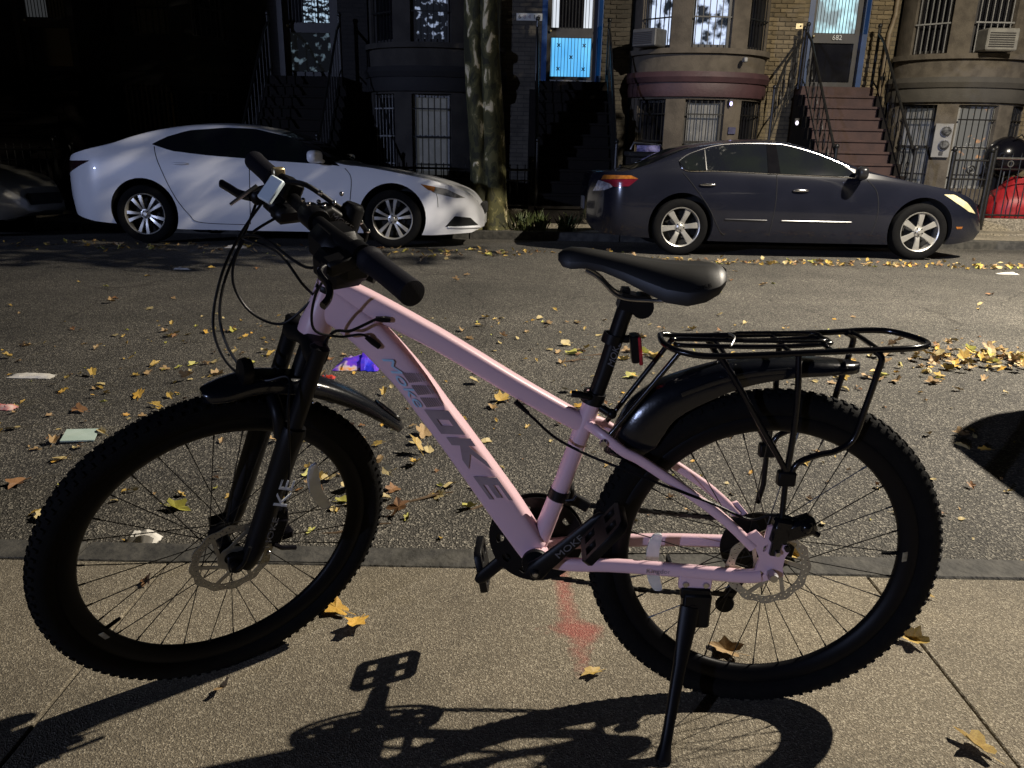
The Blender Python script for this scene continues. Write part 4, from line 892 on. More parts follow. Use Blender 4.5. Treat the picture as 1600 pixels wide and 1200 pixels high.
    dk = MB(); dk.lathe([(0, -0.02), (rim * 0.6, -0.02), (rim * 0.62, 0.0), (rim * 0.94, 0.02), (rim * 0.94, 0.09), (0, 0.09)], (0, 0, 0), (0, 1, 0), 32); DK = dk.mesh('brake_drum', M['arch'])
    for ax_, az in sp['axles']:
        for sgn in (-1, 1):
            wo_ = link('wheel', RM, root); wo_.location = (ax_, sgn * (HW - 0.125), az); wo_.rotation_euler = (0, sp.get('turn', 0.0) + ax_, 0 if sgn < 0 else math.pi)
            link('tyre', TY, wo_); link('hub_cap', HB_, wo_); link('brake_drum', DK, wo_)
            for k_ in SK: link('spoke', k_, wo_)
            for q in range(5):
                t = 2 * math.pi * q / 5; b = MB(); b.lathe([(0, -0.094), (0.008, -0.094), (0.009, -0.08)], (0.042 * math.cos(t), 0, 0.042 * math.sin(t)), (0, 1, 0), 6); b.build('wheel_nut', M['spoke'], wo_)
    return root

GAP = ('door_gap',)
white = dict(hw=0.925, ends=(-1.03, 4.00), rr=0.6, rf=0.95, paint=M['white_paint'], tyre=0.335, rim=0.236, arch=0.392, archz=0.02, axles=((0.03, 0.335), (2.94, 0.335)), spokes=10, style='thin', turn=0.3, plate_z=0.45,
  top=[(-1.03, 0.72), (-1.00, 0.955), (-0.92, 1.00), (-0.68, 1.065), (-0.34, 1.165), (-0.05, 1.265), (0.27, 1.345), (0.70, 1.398), (1.13, 1.395), (1.58, 1.325), (1.90, 1.185), (2.30, 0.985), (2.61, 0.935), (2.99, 0.875), (3.34, 0.81), (3.61, 0.735), (3.84, 0.64), (3.97, 0.47), (4.0, 0.40)],
  belt=[(-1.03, 0.70), (-0.95, 0.93), (-0.5, 1.01), (0.0, 1.045), (0.4, 1.035), (0.8, 1.0), (1.3, 0.97), (1.7, 0.945), (2.1, 0.925), (2.45, 0.90), (2.75, 0.885), (3.1, 0.82), (3.5, 0.74), (3.8, 0.62), (3.97, 0.44), (4.0, 0.38)],
  bot=[(-1.03, 0.42), (-0.95, 0.30), (-0.6, 0.24), (-0.38, 0.22), (0.43, 0.165), (2.5, 0.165), (3.4, 0.15), (3.85, 0.17), (4.0, 0.24)],
  screen=(1.62, 2.28), rear=(-0.62, 0.12), handles=((0.50, 0.915), (1.48, 0.87)), mirror=(2.10, 0.99),
  patches=[([(0.17, 1.125), (0.40, 1.055), (0.79, 1.015), (1.29, 0.985), (1.66, 0.962), (2.05, 0.945), (2.34, 0.925), (2.20, 1.02), (1.80, 1.225), (1.32, 1.325), (0.99, 1.33), (0.57, 1.29), (0.31, 1.205)], M['carglass'], 'side_window'),
           ([(3.30, 0.735), (3.56, 0.69), (3.78, 0.585), (3.66, 0.585), (3.42, 0.645)], M['headlamp'], 'headlamp'), ([(3.27, 0.742), (3.44, 0.712), (3.43, 0.655), (3.36, 0.675)], M['amber'], 'indicator'),
           ([(-1.0, 0.925), (-0.55, 0.93), (-0.62, 0.90), (-0.8, 0.83), (-0.99, 0.775)], M['tail_dark'], 'tail_lamp'), ([(3.55, 0.25), (3.66, 0.375), (3.84, 0.35), (3.93, 0.26)], M['arch'], 'fog_lamp_recess')],
  lines=[([(0.20, 1.10), (0.25, 0.92), (0.40, 0.56), (0.55, 0.34), (0.68, 0.25), (1.24, 0.235)], 0.004, M['arch'], 'door_gap'), ([(1.30, 0.97), (1.29, 0.6), (1.26, 0.24)], 0.004, M['arch'], 'door_gap'), ([(2.40, 0.90), (2.47, 0.80), (2.46, 0.60), (2.42, 0.35), (2.38, 0.24)], 0.004, M['arch'], 'door_gap'), ([(3.42, 0.70), (3.46, 0.6), (3.47, 0.48)], 0.003, M['arch'], 'door_gap'), ([(3.58, 0.245), (3.75, 0.235), (3.95, 0.235)], 0.012, M['white_paint'], 'bumper_lip')])
ROADW = 9.25
car_w = make_car('parked_sedan', 'white sedan with dark tinted windows parked across the street, nose by the tree', white, (-4.384, ROADW - 0.02 + 0.925, road_z(9.3) - 0.028), 0.0, 'cars parked along the street')
grey = dict(hw=0.90, ends=(-1.06, 3.72), rr=0.5, rf=0.8, paint=M['grey_paint'], tyre=0.32, rim=0.222, arch=0.372, archz=0.015, axles=((0.0, 0.32), (2.76, 0.32)), spokes=6, style='wide', turn=0.15, plate_z=0.45, roll=2.2,
  top=[(-1.06, 0.70), (-1.02, 0.90), (-0.95, 0.935), (-0.65, 0.955), (-0.36, 1.065), (-0.11, 1.175), (0.12, 1.25), (0.60, 1.318), (1.0, 1.335), (1.28, 1.305), (1.62, 1.205), (1.95, 1.08), (2.28, 0.975), (2.6, 0.895), (3.0, 0.825), (3.31, 0.75), (3.52, 0.655), (3.68, 0.49), (3.72, 0.38)],
  belt=[(-1.06, 0.66), (-0.98, 0.88), (-0.6, 0.90), (-0.2, 0.935), (0.2, 0.945), (0.6, 0.935), (1.1, 0.918), (1.6, 0.905), (2.0, 0.895), (2.3, 0.88), (2.6, 0.84), (3.0, 0.77), (3.3, 0.69), (3.52, 0.58), (3.68, 0.42), (3.72, 0.34)],
  bot=[(-1.06, 0.36), (-1.0, 0.27), (-0.87, 0.22), (-0.4, 0.19), (0.43, 0.165), (2.4, 0.165), (3.2, 0.18), (3.6, 0.22), (3.72, 0.28)],
  screen=(1.36, 2.22), rear=(-0.60, 0.08), handles=((0.27, 0.80), (1.33, 0.755)), mirror=(1.98, 0.93), mirror_mat=M['black_paint'],
  patches=[([(0.02, 0.955), (-0.06, 1.05), (0.08, 1.135), (0.45, 1.235), (1.02, 1.255), (1.26, 1.225), (1.55, 1.145), (1.86, 1.02), (1.98, 0.92), (1.09, 0.935), (0.41, 0.955)], M['carglass'], 'side_window'),
           ([(0.95, 0.93), (1.09, 0.93), (1.06, 1.252), (0.95, 1.25)], M['pillar'], 'door_pillar'),
           ([(2.97, 0.745), (3.10, 0.745), (3.30, 0.655), (3.48, 0.53), (3.34, 0.555), (3.12, 0.66)], M['headlamp_yellow'], 'headlamp'),
           ([(-0.90, 0.885), (-0.60, 0.885), (-0.52, 0.85), (-0.70, 0.845), (-0.92, 0.835)], M['amber'], 'tail_indicator'), ([(-0.93, 0.832), (-0.70, 0.842), (-0.52, 0.848), (-0.62, 0.765), (-0.78, 0.755)], M['tail_red'], 'tail_lamp'), ([(-1.0, 0.70), (-0.95, 0.825), (-0.83, 0.79), (-0.80, 0.755), (-0.88, 0.715)], M['tail_clear'], 'reversing_lamp'),
           ([(3.18, 0.385), (3.28, 0.385), (3.27, 0.36), (3.20, 0.36)], M['amber'], 'side_marker')],
  lines=[([(-0.055, 1.05), (0.02, 0.95), (0.41, 0.95), (1.09, 0.93), (1.9, 0.908), (2.05, 0.895)], 0.007, M['chrome'], 'chrome_trim'), ([(-0.06, 1.05), (0.08, 1.142), (0.45, 1.244), (1.02, 1.264), (1.26, 1.234), (1.56, 1.152), (1.88, 1.025)], 0.006, M['chrome'], 'chrome_trim'), ([(0.25, 0.955), (0.235, 1.18)], 0.010, M['black_paint'], 'quarter_bar'),
         ([(-0.02, 0.93), (0.10, 0.80), (0.30, 0.55), (0.45, 0.30), (0.52, 0.24)], 0.004, M['arch'], 'door_gap'), ([(1.05, 0.92), (1.06, 0.6), (1.03, 0.24)], 0.004, M['arch'], 'door_gap'), ([(2.08, 0.885), (2.20, 0.75), (2.24, 0.5), (2.20, 0.26)], 0.004, M['arch'], 'door_gap'), ([(1.15, 0.415), (1.5, 0.415), (1.95, 0.415)], 0.008, M['grey_paint'], 'side_moulding'), ([(0.5, 0.42), (0.75, 0.418), (0.98, 0.416)], 0.008, M['grey_paint'], 'side_moulding')])
grey['handle_mat'] = M['chrome']
car_g = make_car('parked_sedan', 'dark grey sedan with chrome window trim parked across the street', grey, (1.905, 9.05 + 0.90, road_z(9.05) - 0.03), 0.0, 'cars parked along the street')
dk = dict(grey); dk.update(paint=M['dark_paint'], handle_mat=M['dark_paint'])
make_car('parked_sedan', 'car in deep shade at the left edge, only its pale bonnet end showing', dk, (-6.05 - 3.72, 9.3 + 0.90, road_z(9.3) - 0.03), 0.0, 'cars parked along the street')
bk = dict(white); bk.update(paint=M['black_paint'], roll=0, rr=0.75)
make_car('parked_sedan', 'black car by the near kerb, right of the bicycle, its shadow falling on the road', bk, (2.50 + 1.03, 2.90, -0.135), 0.0, 'cars parked along the street')
# ------------------------------------------------------------------ row houses
Y0, BA_, BB_ = 14.5, 1.13, 0.88
def brickmat(name, c1, c2, mortar, bump=0.6):
    m = bpy.data.materials.new(name); m.use_nodes = True; n = m.node_tree.nodes; l = m.node_tree.links; b = n['Principled BSDF']; b.inputs['Roughness'].default_value = 0.88
    tc = n.new('ShaderNodeTexCoord'); mp = n.new('ShaderNodeMapping'); mp.inputs['Rotation'].default_value = (R(90), 0, 0); l.new(tc.outputs['Object'], mp.inputs[0])
    t = n.new('ShaderNodeTexBrick'); t.inputs['Color1'].default_value = (*c1, 1); t.inputs['Color2'].default_value = (*c2, 1); t.inputs['Mortar'].default_value = (*mortar, 1)
    t.inputs['Scale'].default_value = 1.0; t.inputs['Mortar Size'].default_value = 0.006; t.inputs['Brick Width'].default_value = 0.21; t.inputs['Row Height'].default_value = 0.07
    l.new(mp.outputs[0], t.inputs['Vector'])
    no = n.new('ShaderNodeTexNoise'); no.inputs['Scale'].default_value = 5; no.inputs['Detail'].default_value = 7; l.new(tc.outputs['Object'], no.inputs['Vector'])
    mr = n.new('ShaderNodeMapRange'); mr.inputs[1].default_value = .3; mr.inputs[2].default_value = .7; mr.inputs[3].default_value = .62; mr.inputs[4].default_value = 1.25; l.new(no.outputs['Fac'], mr.inputs[0])
    mx = n.new('ShaderNodeMix'); mx.data_type = 'RGBA'; mx.blend_type = 'MULTIPLY'; mx.inputs['Factor'].default_value = 1; l.new(t.outputs['Color'], mx.inputs['A']); l.new(mr.outputs[0], mx.inputs['B']); l.new(mx.outputs['Result'], b.inputs['Base Color'])
    bp = n.new('ShaderNodeBump'); bp.inputs['Strength'].default_value = bump; bp.inputs['Distance'].default_value = 0.01; bp.invert = True; l.new(t.outputs['Fac'], bp.inputs['Height']); l.new(bp.outputs[0], b.inputs['Normal'])
    return m
def glow(name, c1, c2, s1, s2, scale, thr=(0.45, 0.55), stretch=(1, 1, 1)):
    """glowing pane, for lit rooms and for reflections painted as patches of light"""
    m = bpy.data.materials.new(name); m.use_nodes = True; n = m.node_tree.nodes; l = m.node_tree.links; b = n['Principled BSDF']; b.inputs['Roughness'].default_value = 0.12; b.inputs['Base Color'].default_value = (0.01, 0.012, 0.015, 1)
    tc = n.new('ShaderNodeTexCoord'); mp = n.new('ShaderNodeMapping'); mp.inputs['Scale'].default_value = stretch; l.new(tc.outputs['Object'], mp.inputs[0])
    t = n.new('ShaderNodeTexNoise'); t.inputs['Scale'].default_value = scale; t.inputs['Detail'].default_value = 3; l.new(mp.outputs[0], t.inputs['Vector'])
    r = n.new('ShaderNodeValToRGB'); e = r.color_ramp.elements; e[0].position = thr[0]; e[1].position = thr[1]
    e[0].color = (*[x * s1 for x in c1], 1); e[1].color = (*[x * s2 for x in c2], 1); l.new(t.outputs['Fac'], r.inputs[0]); l.new(r.outputs[0], b.inputs['Emission Color']); b.inputs['Emission Strength'].default_value = 1.0
    return m
M['iron'] = mat('black_iron', (0.012, 0.012, 0.012), 0.4, 0.3, var=(0.02, 0.019, 0.017), vscale=20)
M['white_frame'] = mat('white_frame', (0.24, 0.24, 0.23), 0.5, var=(0.19, 0.19, 0.18), vscale=9)
M['dark_frame'] = mat('dark_frame', (0.025, 0.023, 0.022), 0.5, var=(0.035, 0.032, 0.03), vscale=9)
M['pane_dark'] = mat('pane_dark', (0.008, 0.008, 0.010), 0.06, var=(0.012, 0.012, 0.014), vscale=3)
M['pane_curtain'] = mat('pane_curtain', (0.10, 0.10, 0.10), 0.3, var=(0.16, 0.155, 0.145), vscale=6, emit=(0.8, 0.85, 0.9), estr=0.035)
M['pane_reflection'] = glow('pane_reflection', (0.03, 0.04, 0.06), (0.60, 0.70, 0.92), 0.4, 1.25, 4.2, (0.42, 0.52))  # reflected sky and dark silhouettes painted as a glowing pattern
M['pane_spots'] = glow('pane_spots', (0.012, 0.014, 0.02), (0.5, 0.6, 0.85), 0.5, 0.6, 9, (0.55, 0.64))
M['pane_net'] = glow('pane_net', (0.01, 0.012, 0.014), (0.55, 0.75, 0.95), 0.5, 0.75, 11, (0.47, 0.56), (1, 1, 1.6))
M['pane_netdim'] = glow('pane_netdim', (0.006, 0.007, 0.008), (0.35, 0.5, 0.62), 0.5, 0.22, 8, (0.56, 0.66))
M['pane_blue'] = glow('pane_blue', (0.09, 0.42, 0.85), (0.18, 0.62, 1.0), 1.15, 1.25, 1.5, (0.3, 0.7))
M['glow_bluedim'] = glow('glow_bluedim', (0.004, 0.04, 0.15), (0.006, 0.06, 0.20), 0.35, 0.45, 1.5, (0.3, 0.7))
M['pane_white'] = glow('pane_white', (0.65, 0.70, 0.78), (0.80, 0.85, 0.92), 1.0, 1.0, 3, (0.3, 0.7))
M['pane_cyan'] = glow('pane_cyan', (0.30, 0.38, 0.40), (0.50, 0.80, 0.86), 1.0, 1.4, 3.0, (0.42, 0.6))
M['pane_warm'] = glow('pane_warm', (0.16, 0.15, 0.13), (0.75, 0.36, 0.14), 0.9, 0.9, 5.5, (0.62, 0.70))
M['maroon'] = mat('maroon_stone', (0.055, 0.024, 0.026), 0.6, var=(0.043, 0.019, 0.021), vscale=4, bump=0.2, bscale=20)
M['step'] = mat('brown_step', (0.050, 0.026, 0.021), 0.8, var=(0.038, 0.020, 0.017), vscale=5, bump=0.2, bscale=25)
M['step_shaded'] = mat('step_shaded', (0.008, 0.006, 0.005), 0.85, spec=0.2, var=(0.006, 0.005, 0.004), vscale=5, bump=0.2, bscale=25)  # shade over the stoops is put into this near-black colour
M['board'] = mat('sign_white', (0.55, 0.55, 0.50), 0.5, var=(0.48, 0.48, 0.44), vscale=20)
STY = {  # shade on the left houses is put into their dark wall colours
 -1: dict(stone=mat('stone_shaded_a', (0.012, 0.011, 0.010), .9, var=(0.018, 0.016, 0.014), vscale=3, bump=.3), band=mat('band_a', (0.02, 0.018, 0.016), .8, var=(.03, .027, .024), vscale=4, bump=.2), brick=brickmat('brick_a', (.014, .012, .010), (.018, .016, .013), (.010, .009, .008)), label='far left row house in deep shade with a dim strip of light at its door'),
  0: dict(stone=mat('stone_shaded_b', (0.010, 0.009, 0.008), .9, var=(0.015, 0.013, 0.011), vscale=3, bump=.3), band=mat('band_b', (0.015, 0.013, 0.012), .8, var=(.022, .02, .018), vscale=4, bump=.2), brick=brickmat('brick_b', (.012, .010, .009), (.015, .013, .011), (.009, .008, .007)), label='dark row house behind the white sedan with a bright glazed door upstairs'),
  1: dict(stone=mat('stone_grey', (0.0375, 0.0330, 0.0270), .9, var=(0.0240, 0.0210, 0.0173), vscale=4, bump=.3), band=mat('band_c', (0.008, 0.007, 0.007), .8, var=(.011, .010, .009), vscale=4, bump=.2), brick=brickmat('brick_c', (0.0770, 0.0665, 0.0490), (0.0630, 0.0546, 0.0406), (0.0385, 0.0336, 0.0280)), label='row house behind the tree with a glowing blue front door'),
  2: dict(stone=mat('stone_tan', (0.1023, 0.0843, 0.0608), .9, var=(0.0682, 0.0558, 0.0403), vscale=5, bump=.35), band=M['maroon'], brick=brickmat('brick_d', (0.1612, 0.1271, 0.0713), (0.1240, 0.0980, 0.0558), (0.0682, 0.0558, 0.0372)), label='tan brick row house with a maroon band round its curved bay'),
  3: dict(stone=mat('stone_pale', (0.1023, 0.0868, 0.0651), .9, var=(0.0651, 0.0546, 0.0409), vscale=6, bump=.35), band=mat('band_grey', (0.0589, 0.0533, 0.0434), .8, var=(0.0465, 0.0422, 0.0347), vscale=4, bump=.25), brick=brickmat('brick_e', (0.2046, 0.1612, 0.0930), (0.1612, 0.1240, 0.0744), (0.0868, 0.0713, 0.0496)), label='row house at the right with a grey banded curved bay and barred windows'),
}
def bayp(c, th, e=0.0): return Vector((c + (BA_ + e) * math.sin(th), Y0 - (BB_ + e) * math.cos(th), 0))
def arc(b, c, t0, t1, z0, z1, e0=0.0, e1=-0.22, n=6, bul=0.0):
    rows = []
    for k in range(n + 1):
        t = t0 + (t1 - t0) * k / n; o = bayp(c, t, e0); i = bayp(c, t, e1); zm = (z0 + z1) / 2; o2 = bayp(c, t, e0 + bul)
        rows.append([(i.x, i.y, z0), (o.x, o.y, z0)] + ([(o2.x, o2.y, zm)] if bul else []) + [(o.x, o.y, z1), (i.x, i.y, z1), (i.x, i.y, z0)])
    b.grid(rows)
    for r_ in (rows[0], rows[-1]): b.add(r_[:-1], [tuple(range(len(r_) - 1))])
def frame_rot(ang): return Matrix.Rotation(ang, 3, 'Z')
def window(par, P, z0, z1, w, ang, pane, fm, bars=0, barmat=None, cross=2, sash=True, fw=0.045, depth=0.06, name='window'):
    """P: point on the wall face (x, y); local x along the wall, local -y outwards"""
    rt = frame_rot(ang); o = Vector((P[0], P[1], 0)); L_ = lambda x, y, z: o + rt @ Vector((x, y, 0)) + Vector((0, 0, z)); zm = (z0 + z1) / 2; h = z1 - z0
    b = MB()
    for sx in (-1, 1): b.box(L_(sx * (w / 2 - fw / 2), 0.06, zm), (fw, depth, h), rt)
    for z in ([z0 + fw / 2, z1 - fw / 2] + ([z0 + h * 0.5] if sash else [])): b.box(L_(0, 0.061, z), (w - 2 * fw, depth * .9, fw), rt)
    wo_ = b.build(name, fm, par, smooth=False)
    b = MB(); b.box(L_(0, 0.085, zm), (w - fw, 0.012, h - fw), rt); b.build('pane', pane, wo_, smooth=False)
    if bars:
        b = MB()
        for k in range(bars):
            x = -w / 2 + w * (k + 0.5) / bars; b.box(L_(x, -0.03, zm), (0.013, 0.013, h), rt)
        for k in range(cross):
            z = z0 + h * (k + 0.5) / max(1, cross) if cross > 1 else zm; b.box(L_(0, -0.044, z), (w, 0.014, 0.022), rt)
        b.build('window_bars', barmat or M['iron'], wo_, smooth=False)
    return wo_
WIN = [(R(-68), R(-34)), (R(-17), R(17)), (R(34), R(68))]
ZL = dict(g=-0.17, w0=0.42, w1=1.76, b0=1.80, b1=2.02, c1=2.19, s0=2.46, s1=2.55, u1=4.35)
HOUSES = {}
def bay_window(par, c, k, z0, z1, pane, fm, **kw):
    t0, t1 = WIN[k]; a, b = bayp(c, t0, -0.04), bayp(c, t1, -0.04); m_ = (a + b) / 2; d = b - a
    return window(par, (m_.x, m_.y), z0, z1, d.length - 0.02, math.atan2(d.y, d.x), pane, fm, **kw)
def house(i, c):
    st = STY[i]; ho = thing('row_house', st['label'], 'house', (c, Y0, -0.17), 'row houses across the street'); HOUSES[i] = ho
    z = ZL; dc = c + 2.34
    # curved bay: piers, aprons, upper storeys
    b = MB(); cuts = [R(-90)] + [q for p in WIN for q in p] + [R(90)]
    for k in range(0, 7):
        t0, t1 = cuts[k], cuts[k + 1]
        if k % 2 == 0:
            arc(b, c, t0, t1, z['g'], z['b0'], n=5); arc(b, c, t0, t1, z['s1'] - 0.005, 11.0, n=5)
        else:
            arc(b, c, t0, t1, z['g'], z['w0'], n=6); arc(b, c, t0, t1, z['w1'], z['b0'], n=6)
            for zz in (z['u1'], 7.4, 10.3): arc(b, c, t0, t1, zz, zz + 0.75, n=6)
    arc(b, c, R(-90), R(90), z['c1'], z['s0'], 0.012, n=30)
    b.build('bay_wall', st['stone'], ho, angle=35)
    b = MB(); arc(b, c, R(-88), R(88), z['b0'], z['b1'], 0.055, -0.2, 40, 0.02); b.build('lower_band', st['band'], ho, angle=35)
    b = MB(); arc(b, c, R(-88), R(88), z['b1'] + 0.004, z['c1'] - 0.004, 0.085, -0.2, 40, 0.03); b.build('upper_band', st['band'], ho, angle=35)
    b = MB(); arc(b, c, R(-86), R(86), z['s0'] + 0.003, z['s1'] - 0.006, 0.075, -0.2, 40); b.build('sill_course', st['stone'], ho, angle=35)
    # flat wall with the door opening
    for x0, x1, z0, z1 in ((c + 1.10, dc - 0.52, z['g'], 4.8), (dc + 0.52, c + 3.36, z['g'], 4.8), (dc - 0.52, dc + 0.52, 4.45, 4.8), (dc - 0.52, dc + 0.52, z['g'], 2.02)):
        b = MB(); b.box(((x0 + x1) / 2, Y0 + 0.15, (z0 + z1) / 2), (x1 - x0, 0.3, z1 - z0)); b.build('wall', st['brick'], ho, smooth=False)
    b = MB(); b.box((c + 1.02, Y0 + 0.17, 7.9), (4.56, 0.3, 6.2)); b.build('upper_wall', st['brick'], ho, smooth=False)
    b = MB(); b.box((c + 1.02, Y0 + 0.02, 11.12), (4.6, 0.75, 0.24)); b.box((c + 1.02, Y0 + 0.12, 10.85), (4.56, 0.5, 0.3)); b.build('cornice', st['band'], ho, smooth=False)
    for zz in (5.5, 8.3): window(ho, (dc, Y0 + 0.0), zz, zz + 1.9, 0.9, 0, M['pane_dark'], M['dark_frame'])
    for k in range(3):
        for z0, z1 in ((5.1, 7.4), (8.15, 10.3)): bay_window(ho, c, k, z0, z1, M['pane_dark'], M['dark_frame'])
    # dark rooms behind
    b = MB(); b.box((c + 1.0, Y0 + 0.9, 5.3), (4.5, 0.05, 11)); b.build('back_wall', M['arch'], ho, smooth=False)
    # stoop
    sm = M['step'] if i in (2, 3) else M['step_shaded']
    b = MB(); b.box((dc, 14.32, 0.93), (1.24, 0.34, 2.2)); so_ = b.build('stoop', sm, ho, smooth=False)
    NS = 11
    for k in range(NS):
        zt = 2.03 - 0.178 * (k + 1) + 0.178 * 0; y1 = 14.15 - 0.175 * k
        b = MB(); b.box((dc, y1 - 0.0875, (zt + -0.17) / 2), (1.16, 0.175, zt + 0.17)); b.rbox((dc, y1 - 0.095, zt + 0.012), (1.22, 0.215, 0.04), 0.3); b.build('step', sm, so_, smooth=False)
    # stepped cheek walls
    for sx in (-1, 1):
        for k in range(NS):
            zt = 2.03 - 0.178 * (k + 1) + 0.05; y1 = 14.15 - 0.175 * k
            b = MB(); b.box((dc + sx * 0.665, y1 - 0.0875, (zt - 0.17) / 2 - 0.02), (0.10, 0.174, zt + 0.17)); b.build('cheek_stone', M['step_shaded'], so_, smooth=False)
    return dc
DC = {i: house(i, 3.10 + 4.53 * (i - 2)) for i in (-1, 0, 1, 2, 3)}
CX = {i: 3.10 + 4.53 * (i - 2) for i in (-1, 0, 1, 2, 3)}
# windows of each house
z = ZL
for i in (-1, 0, 1, 2, 3):
    h = HOUSES[i]; c = CX[i]
    up = {2: [M['pane_reflection'], M['pane_reflection'], M['pane_dark']], 1: [M['pane_dark'], M['pane_spots'], M['pane_dark']]}.get(i, [M['pane_dark']] * 3)
    lo = {2: [M['pane_dark'], M['pane_curtain'], M['pane_dark']], 3: [M['pane_curtain'], M['pane_warm'], M['pane_dark']], 1: [M['pane_dark'], M['pane_curtain'], M['pane_dark']]}.get(i, [M['pane_dark']] * 3)
    for k in range(3):
        pale = i == 3 and k == 1
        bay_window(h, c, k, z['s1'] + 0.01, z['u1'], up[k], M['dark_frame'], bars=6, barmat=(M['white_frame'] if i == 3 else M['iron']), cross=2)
        bay_window(h, c, k, z['w0'], z['w1'] - 0.01, lo[k], M['white_frame'] if (pale or (i == 1 and k == 1)) else M['dark_frame'], bars=6, barmat=(M['iron'] if not (i == 1 and k < 1) else M['white_frame']), cross=3)
# doors
def door(i, up_panes, lo_pane, trim, lowbars):
    h = HOUSES[i]; d = DC[i]; y = Y0 + 0.10
    b = MB()
    for sx in (-1, 1): b.box((d + sx * 0.475, y, 3.28), (0.09, 0.22, 2.5))
    b.box((d, y, 4.42), (0.86, 0.2, 0.09)); D = b.build('door_frame', trim, h, smooth=False)
    b = MB(); b.box((d, y + 0.03, 2.84), (0.86, 0.05, 0.16))
    for sx in (-1, 1): b.box((d + sx * 0.39, y + 0.03, 2.80), (0.08, 0.051, 1.48))
    b.box((d, y + 0.03, 2.09), (0.70, 0.049, 0.08)); b.box((d, y + 0.03, 3.50), (0.70, 0.049, 0.08)); b.build('door_leaf', M['dark_frame'], D, smooth=False)
    for x0, x1, m_ in up_panes:
        b = MB(); b.box((d + (x0 + x1) / 2, y + 0.05, 3.19), (x1 - x0, 0.012, 0.54)); b.build('door_pane', m_, D, smooth=False)
    b = MB(); b.box((d, y + 0.05, 2.45), (0.70, 0.012, 0.62)); b.build('door_pane', lo_pane, D, smooth=False)
    b = MB(); b.box((d, y + 0.05, 3.95), (0.84, 0.012, 0.84)); b.build('transom_pane', M['pane_dark'], D, smooth=False)
    b = MB()
    for k in range(13): b.box((d - 0.34 + 0.68 * k / 12, y - 0.005, 3.19), (0.009, 0.012, 0.56))
    if lowbars:
        for k in range(13): b.box((d - 0.34 + 0.68 * k / 12, y - 0.005, 2.45), (0.009, 0.012, 0.64))
        for x_, z_ in ((-.22, 2.64), (.22, 2.64), (0, 2.45), (-.22, 2.26), (.22, 2.26)):
            for a_ in (45, -45): b.box((d + x_, y - 0.018, z_), (0.075, 0.010, 0.016), Matrix.Rotation(R(a_), 3, 'Y'))
    b.build('door_bars', M['iron'], D, smooth=False)
    b = MB(); b.ell((d - 0.37, y - 0.03, 2.86), (0.05, 0.05, 0.05)); b.build('door_knob', M['gold'], D)
    return D
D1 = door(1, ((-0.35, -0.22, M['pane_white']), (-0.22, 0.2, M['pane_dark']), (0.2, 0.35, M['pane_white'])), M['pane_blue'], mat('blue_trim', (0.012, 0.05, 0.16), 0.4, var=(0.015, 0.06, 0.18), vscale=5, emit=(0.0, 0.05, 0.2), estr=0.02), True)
D2 = door(2, ((-0.35, 0.35, M['pane_cyan']),), M['pane_dark'], mat('navy_trim', (0.012, 0.04, 0.12), 0.4, var=(0.015, 0.045, 0.13), vscale=5), False)
D0 = door(0, ((-0.35, -0.1, M['pane_dark']), (-0.1, 0.13, M['pane_net']), (0.17, 0.35, M['pane_net'])), M['pane_netdim'], M['dark_frame'], False)
Dm = door(-1, ((-0.35, 0.0, M['pane_curtain']), (0.0, 0.35, M['pane_dark'])), M['pane_dark'], M['dark_frame'], False)
D3 = door(3, ((-0.35, 0.35, M['pane_dark']),), M['pane_dark'], M['dark_frame'], False)
for Dx, i in ((D1, 1),):
    b = MB(); b.box((DC[i] + 0.475, Y0 - 0.012, 3.0), (0.06, 0.012, 1.7)); b.build('blue_trim_glow', M['glow_bluedim'], Dx, smooth=False)  # emissive blue strip laid over the door trim
b = MB(); b.box((DC[2] + 0.475, Y0 - 0.012, 3.35), (0.06, 0.012, 0.9)); b.build('blue_trim_glow', M['glow_bluedim'], D2, smooth=False)
b = MB(); b.box((DC[1], Y0 - 0.03, 2.055), (0.74, 0.05, 0.03)); b.build('threshold', M['white_frame'], D1, smooth=False)
me = text_mesh('682', 0.115, 0.006); place(me, (1, 0, 0), (0, 0, 1), (DC[2] + 0.04, Y0 + 0.08, 2.845), 1.0, 1.0); o_ = link('house_number', setmat(me, M['board']), D2)
# plate with numbers beside the blue door
SG = thing('number_plate_sign', 'small white house number plate beside the blue door', 'sign', (0.17, Y0, 3.06))
b = MB(); b.rbox((0.17, Y0 - 0.015, 3.06), (0.44, 0.02, 0.115), 0.2); b.build('plate', M['board'], SG, smooth=False)
for k, (t_, m_) in enumerate((('6', M['iron']), ('8', M['decal_grey']), ('4', M['decal_grey']), ('1', M['dark_frame']), ('8', M['iron']))):
    me = text_mesh(t_, 0.10, 0.004); place(me, (1, 0, 0), (0, 0, 1), (0.17 - 0.165 + 0.083 * k, Y0 - 0.027, 3.06), 0.95, 0.9); link('digit', setmat(me, m_), SG)
